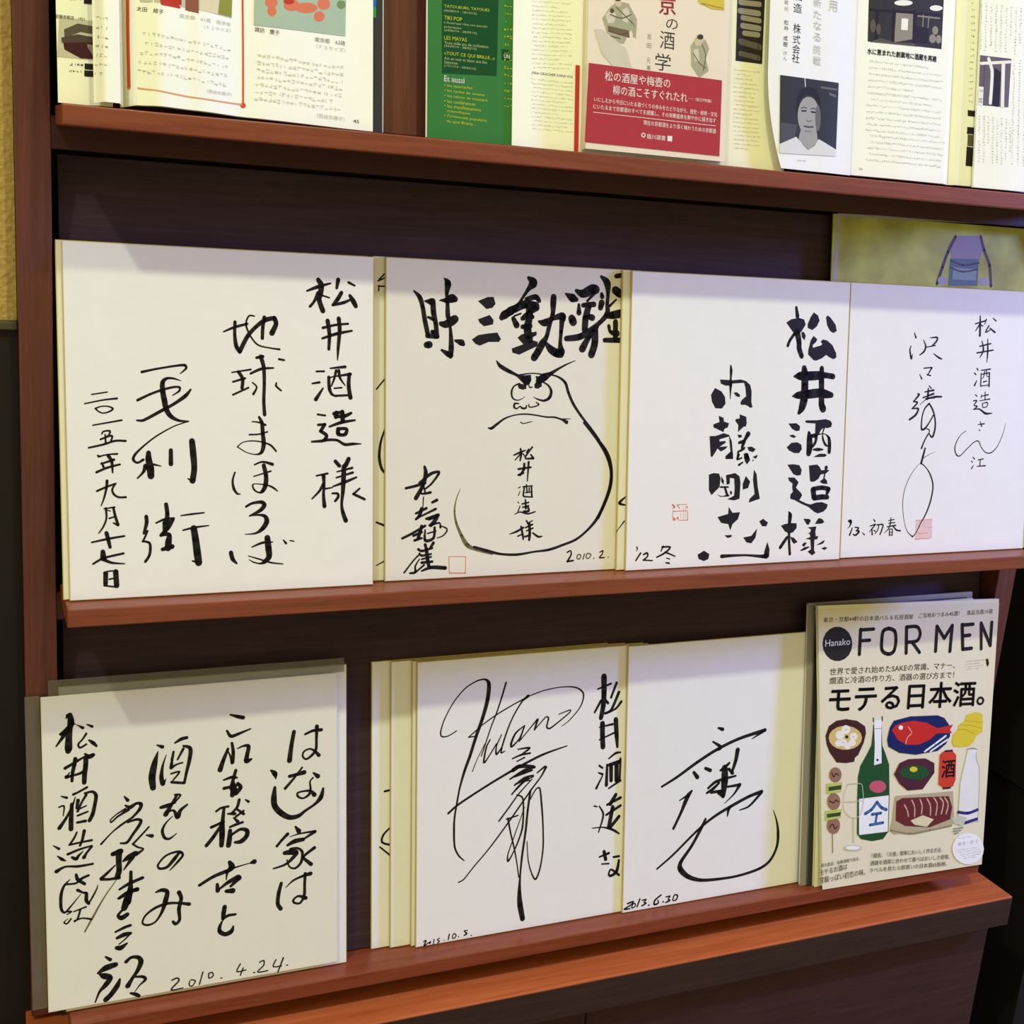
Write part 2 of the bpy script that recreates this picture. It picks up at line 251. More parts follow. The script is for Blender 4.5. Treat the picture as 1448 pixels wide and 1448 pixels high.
# ---------------------------------------------------------------- brush strokes and print, in tenths of a millimetre on each sheet
INK={
 'A:writing':'''S1952 2513 37,1976 2472 47,1971 2406 44,1959 2354 41,1990 2266 42;S1858 2420 15,1947 2456 29,2054 2489 15;S1952 2406 36,1918 2339 23,1884 2297 23;S1976 2392 16,2044 2373 13;S2118 2520 37,2105 2453 23;S2206 2502 23,2256 2479 17;S2145 2418 32,2113 2364 35,2073 2316 23;S2073 2316 23,2162 2338 27,2221 2364 19;S2216 2397 27,2246 2351 43,2266 2313 36;S1990 2130 23,2093 2156 21,2201 2169 19;S1985 2045 19,2103 2085 27,2233 2113 17;S2029 2188 37,2044 2079 32,2039 1959 25;S2122 2209 36,2130 2120 34,2117 1968 26,2112 1873 9;S1936 1778 17,1999 1780 17;S1901 1680 15,1960 1690 21;S1989 1642 15,1930 1552 34;S2051 1805 13,2176 1819 26;S2100 1787 24,2083 1720 19,2061 1663 13;S2122 1787 28,2132 1730 22,2176 1666 9;S2038 1734 26,2043 1643 30,2063 1596 23,2102 1578 15;S2043 1728 15,2083 1739 11,2221 1760 28;S2211 1760 30,2206 1664 34,2221 1568 37;S2092 1582 19,2201 1588 19;S2084 1643 13,2147 1649 15;S1190 2077 12,1275 2114 22,1377 2144 20;S1280 2155 27,1277 2059 26,1288 1968 34,1315 1924 31;S1315 1924 35,1376 2043 34,1442 2119 31,1517 2176 37,1593 2197 35;S1593 2193 41,1607 2151 37,1573 2076 45;S1433 2206 12,1396 2209 14,1373 2176 14,1368 2126 16,1404 2044 14,1460 1981 14,1544 1960 12,1634 1949 17;S1513 2199 31,1500 2121 29,1496 2033 27;S1252 1760 12,1402 1785 16;S1304 1765 27,1336 1710 29,1331 1636 27;S1260 1686 16,1355 1715 20;S1259 1584 16,1382 1641 16;S1448 1879 22,1497 1889 29;S1482 1889 35,1505 1806 31,1509 1676 27,1504 1535 27,1510 1427 29;S1400 1753 18,1486 1791 23,1583 1800 14;S1629 1871 19,1671 1864 17;S1415 1682 12,1448 1646 14,1421 1591 21;S1607 1681 14,1604 1657 17,1644 1621 15;S1945 1430 17,2008 1421 17;S2102 1441 43,2097 1407 32;S2082 1436 32,2152 1451 24;S2152 1451 37,2156 1374 39;S2092 1412 27,2171 1417 33,2226 1441 24;S2043 1330 17,2142 1364 28,2259 1383 17;S2117 1311 36,2117 1272 36,2151 1261 28,2181 1272 33,2186 1311 28,2122 1313 28;S1949 1345 22,2003 1348 24;S2003 1348 30,1969 1293 30;S1969 1293 28,2018 1259 30,2003 1220 32;S1895 1208 17,1983 1213 26;S1993 1220 26,2102 1220 22,2171 1184 26,2241 1187 24,2312 1187 9;S1934 929 15,2027 946 19;S1993 928 34,1997 840 24,1992 773 26,2000 676 35;S1992 860 28,1958 803 21,1896 741 13;S2007 821 17,2067 829 11;S2092 1046 30,2126 1008 33;S2206 1064 37,2181 1012 40;S2107 959 13,2236 989 22;S2101 910 15,2241 950 22;S2072 838 13,2171 871 26,2272 910 17;S2166 1002 41,2161 885 41,2156 789 33,2146 691 24,2156 622 33,2181 552 39;S2067 781 17,2111 778 22,2116 750 24,2091 717 22;S2300 816 17,2247 772 19;S2247 772 24,2343 725 22;S1465 1408 20,1488 1359 31,1494 1275 33,1501 1191 36,1482 1125 27,1434 1109 10,1359 1128 8,1290 1172 10;S1290 1172 10,1332 1206 8,1407 1218 10,1492 1207 12,1558 1181 17,1601 1133 15;S1410 1372 10,1465 1365 14,1516 1345 19;S1387 1268 14,1464 1271 13,1532 1290 13;S1269 968 14,1250 903 17,1259 837 23,1286 797 17,1310 794 8;S1426 1027 13,1491 1049 17,1571 1028 27;S1419 933 10,1557 973 15;S1500 1021 33,1518 936 36,1513 860 38,1489 813 31,1461 802 14,1423 824 15,1409 863 13,1433 873 8,1527 860 13,1575 839 17,1611 810 10;S1356 691 19,1403 716 21,1479 724 30,1503 699 36,1469 657 31,1383 615 13;S1383 615 8,1459 621 17,1507 608 31,1521 565 42,1487 509 36,1430 473 17,1345 468 6;S1231 324 35,1244 272 34,1277 234 15;S1400 362 11,1486 394 21,1567 396 11;S1525 433 48,1534 345 53,1538 278 46,1504 240 36,1466 225 15,1409 240 11,1376 261 6;S1371 291 8,1457 262 13,1552 229 15,1653 213 9;S1657 409 11,1678 382 21;S1712 403 11,1743 396 11;S563 1753 22,671 1778 17,821 1805 18,888 1810 22,897 1786 18,852 1745 8;S856 1689 6,802 1706 16,749 1706 22,718 1676 35,717 1608 41,729 1536 44,741 1472 41,772 1417 36,834 1381 22,910 1374 12;S528 1537 22,624 1584 19,712 1617 20,801 1640 18,846 1638 18,841 1609 16,792 1576 8;S520 1382 14,568 1382 22,710 1459 26,800 1509 24,890 1573 30,931 1623 14;S910 1374 10,797 1335 10,663 1259 12,565 1182 14,502 1119 20,488 1079 22,519 1055 18,563 1078 21;S603 1132 36,603 1082 49,615 1009 57,618 950 52;S580 1028 39,561 982 22,517 934 12;S642 1040 18,696 1026 8;S772 1149 32,771 1041 36;S935 1220 46,943 1124 51,950 1004 46,936 907 48;S900 924 10,936 907 20;S578 635 30,580 585 30,558 503 20;S585 522 18,566 474 16,548 439 16;S548 443 16,597 428 20,605 381 22,595 326 22,566 281 22;S730 726 32,738 653 34,733 580 40;S652 582 14,715 608 20,787 614 20;S778 606 34,741 542 36,687 483 26;S719 580 40,718 506 34;S696 489 30,749 487 34,744 431 51,739 380 50;S698 372 30,771 392 40;S842 634 10,923 643 16,1022 652 12;S858 518 14,949 537 18,1057 548 10;S940 531 51,953 442 55,965 338 59,975 254 57;S928 270 14,982 253 20''',
 'A:date':'''S192 1578 11,305 1597 11;S140 1508 11,276 1537 13,375 1549 17;S216 1472 13,258 1488 10,310 1488 11,344 1471 15,318 1449 13,275 1437 11,241 1448 11,216 1472 13;S196 1345 11,407 1383 15;S259 1278 11,272 1297 13,319 1301 15,306 1265 13,249 1237 14;S249 1237 14,331 1265 16,326 1225 14;S284 1274 12,287 1202 16;S163 1174 15,270 1198 17,356 1225 18,434 1224 18;S226 1115 13,244 1106 14;S230 1104 13,294 1120 12,370 1125 16;S255 1059 13,267 1028 19;S303 1113 27,328 1067 25,333 981 12;S250 1050 14,345 1081 21;S215 986 19,292 1019 19,388 1044 16;S216 842 17,290 874 17,355 897 14;S291 919 23,285 861 19,267 789 15,244 727 8;S350 894 16,328 851 16,340 814 18,375 791 16,427 790 18;S278 708 18,281 631 15,258 568 14,223 517 10;S265 704 10,343 715 14;S334 711 19,346 647 21,366 578 23;S332 593 12,366 574 20;S286 693 10,312 686 8;S302 629 14,346 642 12;S170 448 14,291 471 19,411 488 16;S279 517 31,291 466 31,304 404 24;S250 373 35,253 322 49;S177 281 16,253 322 19,403 353 18;S253 313 29,313 284 20,409 272 10;S256 209 16,303 220 12,356 216 14;S268 203 37,265 121 35;S342 213 41,347 103 41;S294 156 14,328 162 12;S254 108 14,336 94 14''',
 'B2:writing':'''S33 1624 13,125 1735 13;S123 1330 13,73 1190 20,58 1056 26,81 953 24,128 900 17;S99 2577 13,54 2532 13;S43 2517 13,110 2549 13;S46 2474 13,115 2477 13;S49 2438 13,52 2482 11;S33 503 16,124 465 22;S34 133 9,125 178 13''',
 'B:writing':'''S247 2452 14,299 2401 42,326 2321 40,346 2213 42,373 2097 42;S345 2371 14,404 2367 63;S417 2374 49,424 2277 49,445 2180 42,452 2081 49;S375 2238 21,425 2221 35;S370 2082 42,459 2078 42;S412 2117 35,439 2106 49;S364 2005 56,387 2008 63;S518 2568 11,551 2526 60,542 2446 35,549 2355 35,553 2257 43,571 2183 28,581 2096 35,586 1986 50,580 1914 42;S479 2382 11,542 2385 50,589 2402 76,615 2397 57;S491 2187 42,531 2182 63,584 2208 77,617 2230 70;S499 1965 21,559 1932 50,586 1923 43;S622 2048 21,679 2032 57,696 2019 36;P827 2389,918 2427,973 2429,991 2370,960 2335,906 2324,878 2348;P829 2234,937 2275,975 2232,969 2195,887 2176,846 2204;P773 2061,834 2101,922 2116,1011 2127,1046 2071,1026 2046,930 2044,848 2010,807 2025;S1301 2605 33,1345 2565 83,1298 2506 38,1236 2418 25,1198 2366 33,1143 2321 74,1104 2299 66;S1050 2255 50,1073 2277 74,1120 2306 66;S1284 2420 42,1371 2444 50,1403 2413 42;S1167 2330 66,1261 2375 74,1372 2365 75;S1381 2351 58,1317 2313 50;S1247 2254 41,1302 2284 66,1342 2271 41;S1316 2370 75,1310 2256 67,1296 2169 75,1313 2076 75;S1160 2251 41,1192 2195 58;S1168 2273 16,1230 2296 17;S1248 2182 41,1319 2192 51;P1202 2087,1241 2118,1384 2146,1385 2114,1313 2076,1398 2057,1394 2020,1220 1941,1156 1957,1148 1993,1258 2032;S1544 2450 58,1541 2392 58,1538 2306 42,1511 2219 43,1481 2102 42,1442 2043 67,1395 1963 67,1364 1918 66;S1407 2233 25,1463 2224 67,1535 2263 42,1632 2288 67,1640 2259 51;S1632 2280 58,1622 2149 38,1616 2048 38,1626 1975 76;S1466 2058 25,1524 1994 68,1581 1963 77,1622 1953 68;S1661 2484 17,1727 2450 76,1768 2437 42;S1793 2394 26,1795 2322 51;S1726 2269 72,1739 2240 77;S1766 2514 34,1832 2491 77,1922 2534 86,1956 2532 85;S1948 2503 34,1875 2427 21;S1835 2389 43,1942 2401 52;S1893 2392 60,1862 2273 64,1856 2170 60;S1895 2292 51,1928 2283 61;S2019 2495 34,2024 2470 43;S2021 2418 60,2009 2373 52;S2011 2648 26,2071 2595 69,2082 2501 38,2076 2413 38,2078 2325 52,2012 2248 43,1914 2173 52,1808 2111 60,1676 2092 51;S1972 2203 52,1899 2113 51,1835 2005 69;S1956 2174 69,1958 2056 69,1927 1956 69;S2157 2533 78,2200 2505 77;S2167 2452 17,2101 2392 26;S2053 2301 34,2128 2311 70,2213 2329 78;S2164 2253 52,2167 2097 52;S2097 2214 35,2115 2163 35,2175 2150 69;S2058 2087 43,2219 2091 52;S2162 2658 43,2204 2667 43;S1182 1064 13,1241 1087 20,1293 1106 11;S1246 1120 17,1252 1068 22,1243 1016 15;S1242 1068 15,1196 1022 11;S1268 1078 11,1289 1053 13;S1324 1115 15,1304 1087 13;S1360 1133 17,1314 1077 17,1294 1034 15,1372 1034 22;S1372 1034 20,1346 1067 15;S1228 941 20,1348 955 18;S1229 888 20,1275 906 22;S1284 987 22,1280 935 24,1245 888 22;S1326 1001 22,1322 925 17,1316 834 11;S1231 774 9,1248 782 11;S1232 708 9,1247 745 7;S1277 783 15,1366 791 11;S1288 783 15,1278 707 18;S1356 786 17,1362 695 18;S1284 696 15,1368 690 13;S1308 801 13,1315 734 15;S1335 773 13,1335 734 13;S1299 730 11,1351 734 11;S1227 651 9,1236 641 9;S1249 612 11,1229 565 11;S1269 631 15,1332 643 15;S1300 668 15,1306 591 22;S1275 601 15,1332 614 15;S1286 563 22,1333 567 22,1327 600 18;S1198 541 7,1250 560 13,1323 542 15,1396 558 13;S1154 367 9,1221 388 20,1283 420 18;S1262 430 18,1279 353 22,1285 313 13;S1232 345 15,1273 362 13;S1313 481 16,1335 446 18;S1371 479 11,1324 456 13;S1304 419 15,1372 445 18;S1315 389 13,1377 412 16;S1340 456 26,1347 369 27,1342 307 22;S1300 338 18,1347 350 20;S1378 368 16,1431 333 20,1468 336 11''',
 'B:drawing':'''S1008 1882 12,1042 1840 35,1125 1796 35,1201 1763 26,1261 1729 53,1295 1714 79;S1768 1900 6,1678 1863 15,1592 1819 23,1524 1779 39,1464 1748 71,1414 1716 63;S1226 1763 18,1294 1776 12,1370 1781 11,1464 1771 14;P1243 1760,1336 1769,1341 1722,1321 1680,1287 1684,1244 1721;P1207 1691,1253 1687,1295 1680,1292 1645,1258 1636,1220 1648;P1379 1758,1430 1755,1515 1779,1482 1724,1439 1701,1444 1670,1406 1646,1372 1654,1371 1685,1392 1715;S1316 1677 9,1329 1657 13,1351 1662 9;S1228 1691 14,1177 1668 14,1153 1621 18,1162 1567 16,1205 1545 11,1251 1557 7,1280 1576 4;S1456 1705 13,1508 1675 18,1535 1625 27,1519 1570 30,1468 1543 21,1408 1554 14,1365 1573 5;S1222 1515 11,1184 1515 18,1180 1483 19,1206 1472 12,1235 1491 12,1256 1476 18,1290 1476 16,1298 1499 13;S1319 1511 9,1324 1488 12,1366 1488 11,1417 1508 13,1391 1527 11;S937 1304 12,966 1300 26,1015 1334 23,1089 1384 16,1181 1414 12,1282 1424 14,1385 1415 13,1488 1399 14,1574 1396 16,1644 1376 18,1692 1352 36;S1652 1380 13,1731 1383 5;S1245 1353 11,1267 1341 9,1292 1345 9,1326 1353 9,1356 1360 5;S1532 1771 14,1602 1753 18,1672 1703 27,1704 1618 27,1754 1518 26,1836 1408 24,1935 1298 22,2018 1194 24,2044 1138 24;S1867 1349 24,2013 1183 26,2106 1039 26,2154 894 30,2148 765 30,2098 621 26,2029 480 23;S2005 1205 18,2084 1108 30,2135 1010 32,2155 882 34,2141 764 30,2095 628 32,2021 483 32,1925 378 23,1807 294 23,1678 250 23,1540 212 25,1391 199 18,1224 181 24,1068 193 22,935 227 30,812 266 22''',
 'B:wash':'''S681 778 5,644 687 9,629 586 16,646 483 21,696 369 30,752 284 40,841 239 23,986 197 19''',
 'B:date':'''S1723 180 16,1755 193 13,1761 158 16,1724 96 20;S1724 96 18,1784 103 16;S1826 151 9,1821 122 9,1849 116 9,1859 149 9,1831 155 9;S1897 157 11,1881 109 9;S1924 161 9,1914 123 9,1941 117 9,1963 150 9,1929 163 9;S1991 114 11,1994 113 11;S2050 166 9,2083 179 14,2078 150 12,2052 117 14,2101 117 12;S2140 118 9,2145 117 9''',
 'B:signature':'''S352 975 23,363 915 39,338 815 34,275 707 39;S185 794 23,274 812 25,359 835 23;S306 836 23,411 914 28,481 929 23,475 903 23,412 824 18,359 785 16;S317 796 18,327 745 18,407 753 25;S337 835 16,359 754 16;S344 715 11,339 625 9;S424 667 23,466 686 28;S276 576 20,371 618 25;S328 614 34,307 555 32,276 525 20;S308 544 16,456 610 23;S371 527 23,478 555 34;S393 522 23,468 539 34,414 470 34;S404 470 27,489 488 16,500 447 19;S155 366 22,245 406 23,361 467 23;S329 463 32,298 363 32;S255 385 23,330 413 23;S266 344 25,330 362 20;S361 432 14,362 341 28,437 358 25,447 449 23;S383 400 14,458 418 14;S500 462 11,554 440 14,560 415 14,523 375 12,469 357 9;S362 305 28,373 258 23;S437 317 28,405 268 23;S299 267 23,331 250 23,427 272 20;S373 269 32,384 176 34,396 116 30;S309 231 16,331 210 21,416 221 18;S331 179 16,416 196 18;S315 226 16,257 172 14,173 70 16;S310 181 11,273 121 16,273 70 23,226 63 18;S273 65 16,353 128 18;S331 149 25,427 154 23;S332 77 16,417 104 32,547 93 35''',
 'B:seal':'''S580 191 6,737 183 6;S737 183 6,736 43 6;S736 39 9,586 47 9;S586 47 6,580 191 6''',
 'C2:writing':'''S78 675 14,18 622 28,80 601 14;S73 453 14,-8 357 7''',
 'C:writing':'''S1791 2457 28,1808 2372 44;P1682 2310,1738 2343,1826 2359,1888 2345,1907 2297,1859 2229,1806 2200,1764 2221;S1811 2222 69,1836 2134 59,1842 2067 57,1873 1996 51;S1778 2205 31,1727 2137 31,1709 2092 31;P1859 2229,1893 2225,1912 2192,1901 2147,1868 2175;P1997 2417,2047 2388,2068 2342,2038 2285,1988 2248,1932 2265,1930 2304,1962 2372;P2157 2393,2189 2379,2259 2308,2276 2247,2238 2226,2195 2245,2158 2299,2142 2372;P2003 2193,2050 2162,2034 2134,1998 2105,2002 2079,2098 2105,2111 2119,2089 2140,2116 2162,2165 2153,2230 2110,2279 2032,2284 1992,2250 1974,2201 1991,2161 2015,2117 1984,2049 1957,2015 1960,1947 2014,1948 2059,1972 2149;S1796 1802 19,1864 1807 82,1987 1809 90,2098 1816 83,2167 1817 58,2251 1807 58;S1784 1612 13,1845 1621 69,1968 1633 88,2106 1646 90,2176 1635 83,2239 1627 58;S1908 1883 57,1918 1819 83,1923 1706 83,1921 1594 90,1898 1503 76,1866 1453 38;S2115 1884 51,2117 1765 64,2123 1651 64,2128 1538 70,2148 1493 77;P1748 1351,1843 1353,1885 1323,1880 1282,1839 1277,1791 1300;P1763 1238,1807 1243,1845 1224,1822 1212,1787 1219;P1737 1120,1790 1165,1858 1170,1907 1147,1916 1101,1883 1064,1828 1065,1766 1091;P1938 1371,1959 1382,2076 1382,2187 1393,2244 1376,2263 1350,2254 1316,2212 1305,2163 1311,2130 1282,2117 1254,2097 1231,2087 1220,2056 1208,2014 1232,2013 1243,2065 1248,2064 1350,2015 1353,1960 1356;S1992 1262 32,2001 1208 64,2005 1112 71,1997 1060 58;S2014 1226 38,2076 1231 39,2072 1168 29,2039 1128 32;S2170 1305 19,2155 1253 13,2162 1196 23,2192 1145 26,2221 1127 13;S2083 1237 13,2152 1251 9,2194 1242 10,2231 1207 33,2242 1138 42,2241 1070 39;S2055 1097 19,2110 1097 33,2166 1096 13;P2061 1028,2126 1056,2189 1055,2218 1041,2191 1024,2065 1023;P1753 953,1820 958,1893 947,1923 900,1913 851,1873 845,1825 862;P1766 830,1842 828,1892 781,1863 728,1929 673,1939 650,1908 607,1991 572,2040 560,2112 578,2178 580,2249 555,2238 517,2199 485,2134 469,2092 485,2017 537,1926 573,1852 608,1799 623,1801 663,1828 689,1818 736,1821 769,1779 797;P2006 942,2038 945,2103 951,2137 924,2155 893,2196 896,2194 930,2218 941,2235 922,2224 899,2253 891,2206 856,2200 815,2230 788,2235 757,2177 761,2140 783,2183 809,2189 859,2149 850,2126 810,2078 784,2038 782,2025 798;S2066 704 60,2082 627 60;S2065 711 46,2171 722 46,2254 707 46;S2250 700 46,2235 666 38;S2086 622 53,2175 631 54,2241 626 46;S1789 494 15,1806 463 45,1801 389 37;P1702 363,1750 378,1821 385,1886 380,1888 334,1849 294,1802 283,1753 304;S1801 289 30,1805 202 30,1819 80 30;S1779 246 30,1741 198 34,1703 149 34;P1815 251,1860 240,1906 195,1863 179,1841 201;P1965 423,2030 419,2055 404,2029 359,2004 366;P2102 366,2144 423,2186 415,2218 383,2188 367;P2018 336,2123 342,2113 292,2120 244,2152 246,2138 213,2105 211,2105 109,2123 78,2083 56,2028 95,2068 118,2056 213,1994 222,2055 239,2045 271,2020 275,2052 287,2059 313;P1956 162,1984 189,2016 183,1986 144;S1947 109 11,1994 127 27,2043 142 12;S2140 158 6,2197 176 23,2221 193 15;P2191 119,2232 135,2265 123,2233 103''',
 'C:signature':'''S1073 1891 18,1079 1843 31,1077 1773 21,1079 1728 36,1078 1651 18,1079 1582 7;P959 1762,1105 1757,1188 1765,1250 1750,1297 1714,1315 1654,1315 1557,1330 1505,1305 1499,1274 1519,1243 1528,1205 1525,1192 1547,1210 1575,1255 1608,1244 1685,1227 1734,1091 1725,1084 1706,1023 1705,970 1723;P908 1683,980 1650,1020 1600,1028 1536,989 1491,918 1494,878 1554,865 1618;P1113 1642,1154 1644,1186 1620,1183 1598,1141 1608;P956 1424,1011 1405,1017 1370,1074 1353,1060 1315,1023 1300,1016 1270,993 1280,902 1316,901 1344,968 1366;P1189 1438,1263 1415,1272 1356,1259 1318,1243 1325,1176 1270,1177 1337,1142 1377,1145 1392,1190 1399;P863 1233,935 1236,1017 1261,1078 1245,1111 1183,1132 1022,1048 1016,1043 1042,1099 1087,1089 1151,1078 1229,973 1203,974 1184,1042 1187,1043 1171,976 1132,1067 1138,1045 1113,993 1088,954 1117,932 1082,896 1034,881 1050;P1173 1247,1215 1244,1224 1222,1186 1215;S1292 1253 51,1263 1208 36,1241 1163 36,1228 1124 29;S1195 1170 29,1241 1182 36;P1186 1095,1266 1136,1259 1104,1206 1079;S1187 1086 22,1178 1015 22;P1285 1127,1335 1133,1383 1106,1353 1078,1306 1091;P1351 1032,1404 1054,1405 1038,1386 1015;P1249 1065,1276 1075,1303 1058,1317 1013,1255 1014;P1046 1032,1092 1073,1128 1077,1130 1016,1058 1017;S1195 1055 23,1178 1015 23,1226 1025 16;P1249 1065,1297 1070,1324 1004,1289 963,1264 993;S1199 959 23,1240 983 16;S1349 998 9,1363 1003 9;P868 873,920 887,980 881,999 835,990 754,904 679,873 726;P1005 856,1036 814,1037 773,1006 804;P1058 865,1159 883,1209 852,1223 790,1217 637,1157 622,1078 635,1155 668,1159 740,1149 832,1101 838,1103 782,1067 773;S1002 753 18,1086 752 16;S1050 747 23,1077 675 27;P963 688,1011 667,1107 680,1095 660,1000 660;S1118 705 20,1121 691 23;P1281 853,1332 798,1310 737,1250 723,1248 780;P1370 912,1402 869,1420 745,1449 631,1322 597,1332 634,1386 678,1362 818;P1099 563,1143 505,1228 508,1206 441,1147 396,1125 336,1099 398,1020 412,977 469,1095 496;P1061 292,1145 294,1140 274,1098 265;P1273 264,1365 276,1429 346,1414 258,1367 203,1312 215;P1451 413,1493 437,1551 399,1534 363,1484 365;S1038 92 38,1116 94 30,1311 91 21,1496 72 35,1545 75 58;P1552 211,1580 137,1577 64,1521 51,1519 119;P769 120,839 155,899 119,889 73,842 55,782 78''',
 'C:date':'''S115 217 15,121 197 11,108 182 6;S156 161 17,107 93 15;S185 145 15,224 158 20,230 128 15,186 94 17;S186 94 15,283 85 13;S394 216 15,372 171 13;S382 207 18,469 203 18,418 154 20,328 114 15;S418 159 18,524 115 13;S431 103 9,466 92 13;S427 59 13,462 52 18''',
 'C:seal':'''S483 599 15,504 579 15,487 565 9;S532 598 9,556 563 9;S538 593 8,566 602 8;S578 597 4,636 600 7;S637 580 11,644 565 9;S487 539 9,528 538 9;S540 537 7,638 540 6;S487 539 5,487 483 5;P487 483,507 479,525 453,490 448;P524 472,547 488,554 454;S554 452 6,649 451 8;S646 534 6,652 451 6;S575 522 3,576 471 3;S602 581 3,606 465 3;S625 581 3,629 469 3''',
 'D:writing':'''S1660 2447 14,1665 2371 25,1668 2246 27;S1601 2365 14,1734 2401 16;S1660 2362 20,1606 2293 9;S1678 2354 11,1702 2346 14;S1745 2414 16,1725 2364 9;S1833 2430 9,1874 2405 18;S1785 2352 16,1744 2284 16,1823 2318 9;S1799 2326 14,1867 2287 23;S1675 2138 16,1821 2168 16;S1641 2069 16,1856 2102 16;S1701 2193 11,1725 2102 23,1683 2020 9;S1777 2212 11,1785 2086 23,1781 1973 7;S1649 1912 11,1668 1894 16;S1622 1862 14,1641 1848 16;S1657 1785 11,1631 1736 21;S1709 1891 11,1833 1906 16;S1711 1858 14,1714 1728 16;S1712 1849 11,1824 1869 14;S1824 1864 18,1827 1728 19;S1714 1729 11,1827 1742 11;S1757 1882 14,1749 1832 11,1727 1804 7;S1781 1887 14,1791 1833 9,1815 1828 9;S1747 1773 16,1794 1782 11;S1649 1640 11,1668 1624 16;S1624 1576 11,1671 1577 16,1638 1532 12,1681 1518 16,1630 1486 9;S1630 1486 9,1712 1491 16,1799 1446 25,1888 1450 9;S1732 1641 9,1728 1605 9;S1727 1623 9,1821 1641 16;S1778 1669 12,1783 1592 14;S1712 1577 9,1848 1597 14;S1750 1550 12,1759 1510 12,1812 1519 11,1815 1559 14,1750 1550 9;S1705 1330 9,1788 1339 16;S1733 1363 9,1754 1312 16;S1720 1279 9,1739 1266 9;S1549 1266 6,1482 1226 7,1428 1154 11,1409 1082 14,1436 1018 14,1484 1008 11,1573 1080 10,1664 1148 10,1723 1157 12,1763 1096 10,1826 1040 10,1899 1035 12,1979 1095 9,2044 1214 7,2083 1343 4;S1656 992 9,1681 973 14;S1639 953 9,1656 937 12;S1674 909 7,1646 873 16;S1730 963 11,1801 972 12;S1760 963 14,1758 903 14;S1719 895 9,1830 900 16''',
 'D:signature':'''S811 2254 9,834 2206 22;S779 2122 9,765 2082 17,787 1995 22,801 2039 7;S1016 2207 9,1107 2213 20,1103 2178 20,1044 2124 16;S977 2113 11,1089 2133 13;S933 2183 9,965 2122 20,945 2068 20,891 2032 11;S1071 2049 9,1142 2010 20,1180 1998 13;S905 1838 9,933 1794 18;S955 1901 13,1057 1911 13;S1057 1907 20,1005 1831 11;S999 1839 13,1045 1827 15;S886 1643 11,909 1634 22,840 1563 15;S840 1563 11,891 1554 20,827 1492 15;S827 1492 11,906 1492 22,876 1430 24,800 1382 22;S1034 1724 13,1064 1698 13;S981 1662 13,1094 1681 22;S1024 1698 16,1023 1626 26,1020 1587 16;S962 1604 15,1096 1645 22;S997 1591 18,1121 1614 22,1201 1615 18;S926 1533 6,1008 1587 8,1110 1601 9;S1045 1545 20,991 1496 16,962 1416 16,956 1327 18,964 1282 22,1003 1291 22,1057 1353 16,1104 1425 16;S1045 1545 18,1095 1479 20,1129 1389 20,1135 1291 22,1106 1205 22,1064 1237 13,1061 1277 13,1015 1291 9;S1052 1237 16,1010 1175 16,970 1090 20;S1018 1090 20,997 1013 25,976 937 25;S1155 1052 2,1076 1026 4,1004 991 7;S976 937 13,1038 896 11,1100 822 16,1141 723 18,1140 632 18,1108 506 18,1057 397 16,1004 319 13,947 220 11,909 185 13;S956 938 4,860 835 6,788 702 7,762 569 7,771 443 7,798 326 6,837 242 7,909 183 14''',
 'D:date':'''S97 373 29,116 368 35,113 329 15,81 299 4;S139 301 13,109 231 19;S172 308 12,217 298 17,189 272 12;S189 272 13,223 263 23,186 228 19,152 237 13;S268 249 8,293 228 14;S398 383 8,418 360 17;S362 313 12,425 330 15;S425 330 15,397 296 14,355 257 8;S383 289 14,391 225 18;S408 272 10,429 255 12;S440 322 12,519 323 16,512 276 17,490 225 16;S470 317 12,458 270 12,425 231 8;S591 361 10,660 371 12;S593 334 10,672 339 12;S575 298 12,684 310 16;S619 392 10,617 337 16;S617 337 14,596 281 12,544 235 6;S644 311 12,696 262 18,747 252 16;S606 273 12,610 209 16;S606 269 8,641 272 12,644 208 14;S613 240 8,638 241 8;S614 213 8,639 214 8''',
 'D:sealwash':'''P943 354,1157 359,1154 209,1149 156,940 148''',
 'D:seal':'''S943 353 5,1157 358 5;S960 236 5,1002 211 6,1043 217 5,1104 215 5;S945 155 7,1036 165 5,1087 159 6,1128 159 5;S1101 272 4,1162 274 4;S994 348 3,998 276 3;S1050 347 3,1049 290 3;S1154 237 4,1154 164 4''',
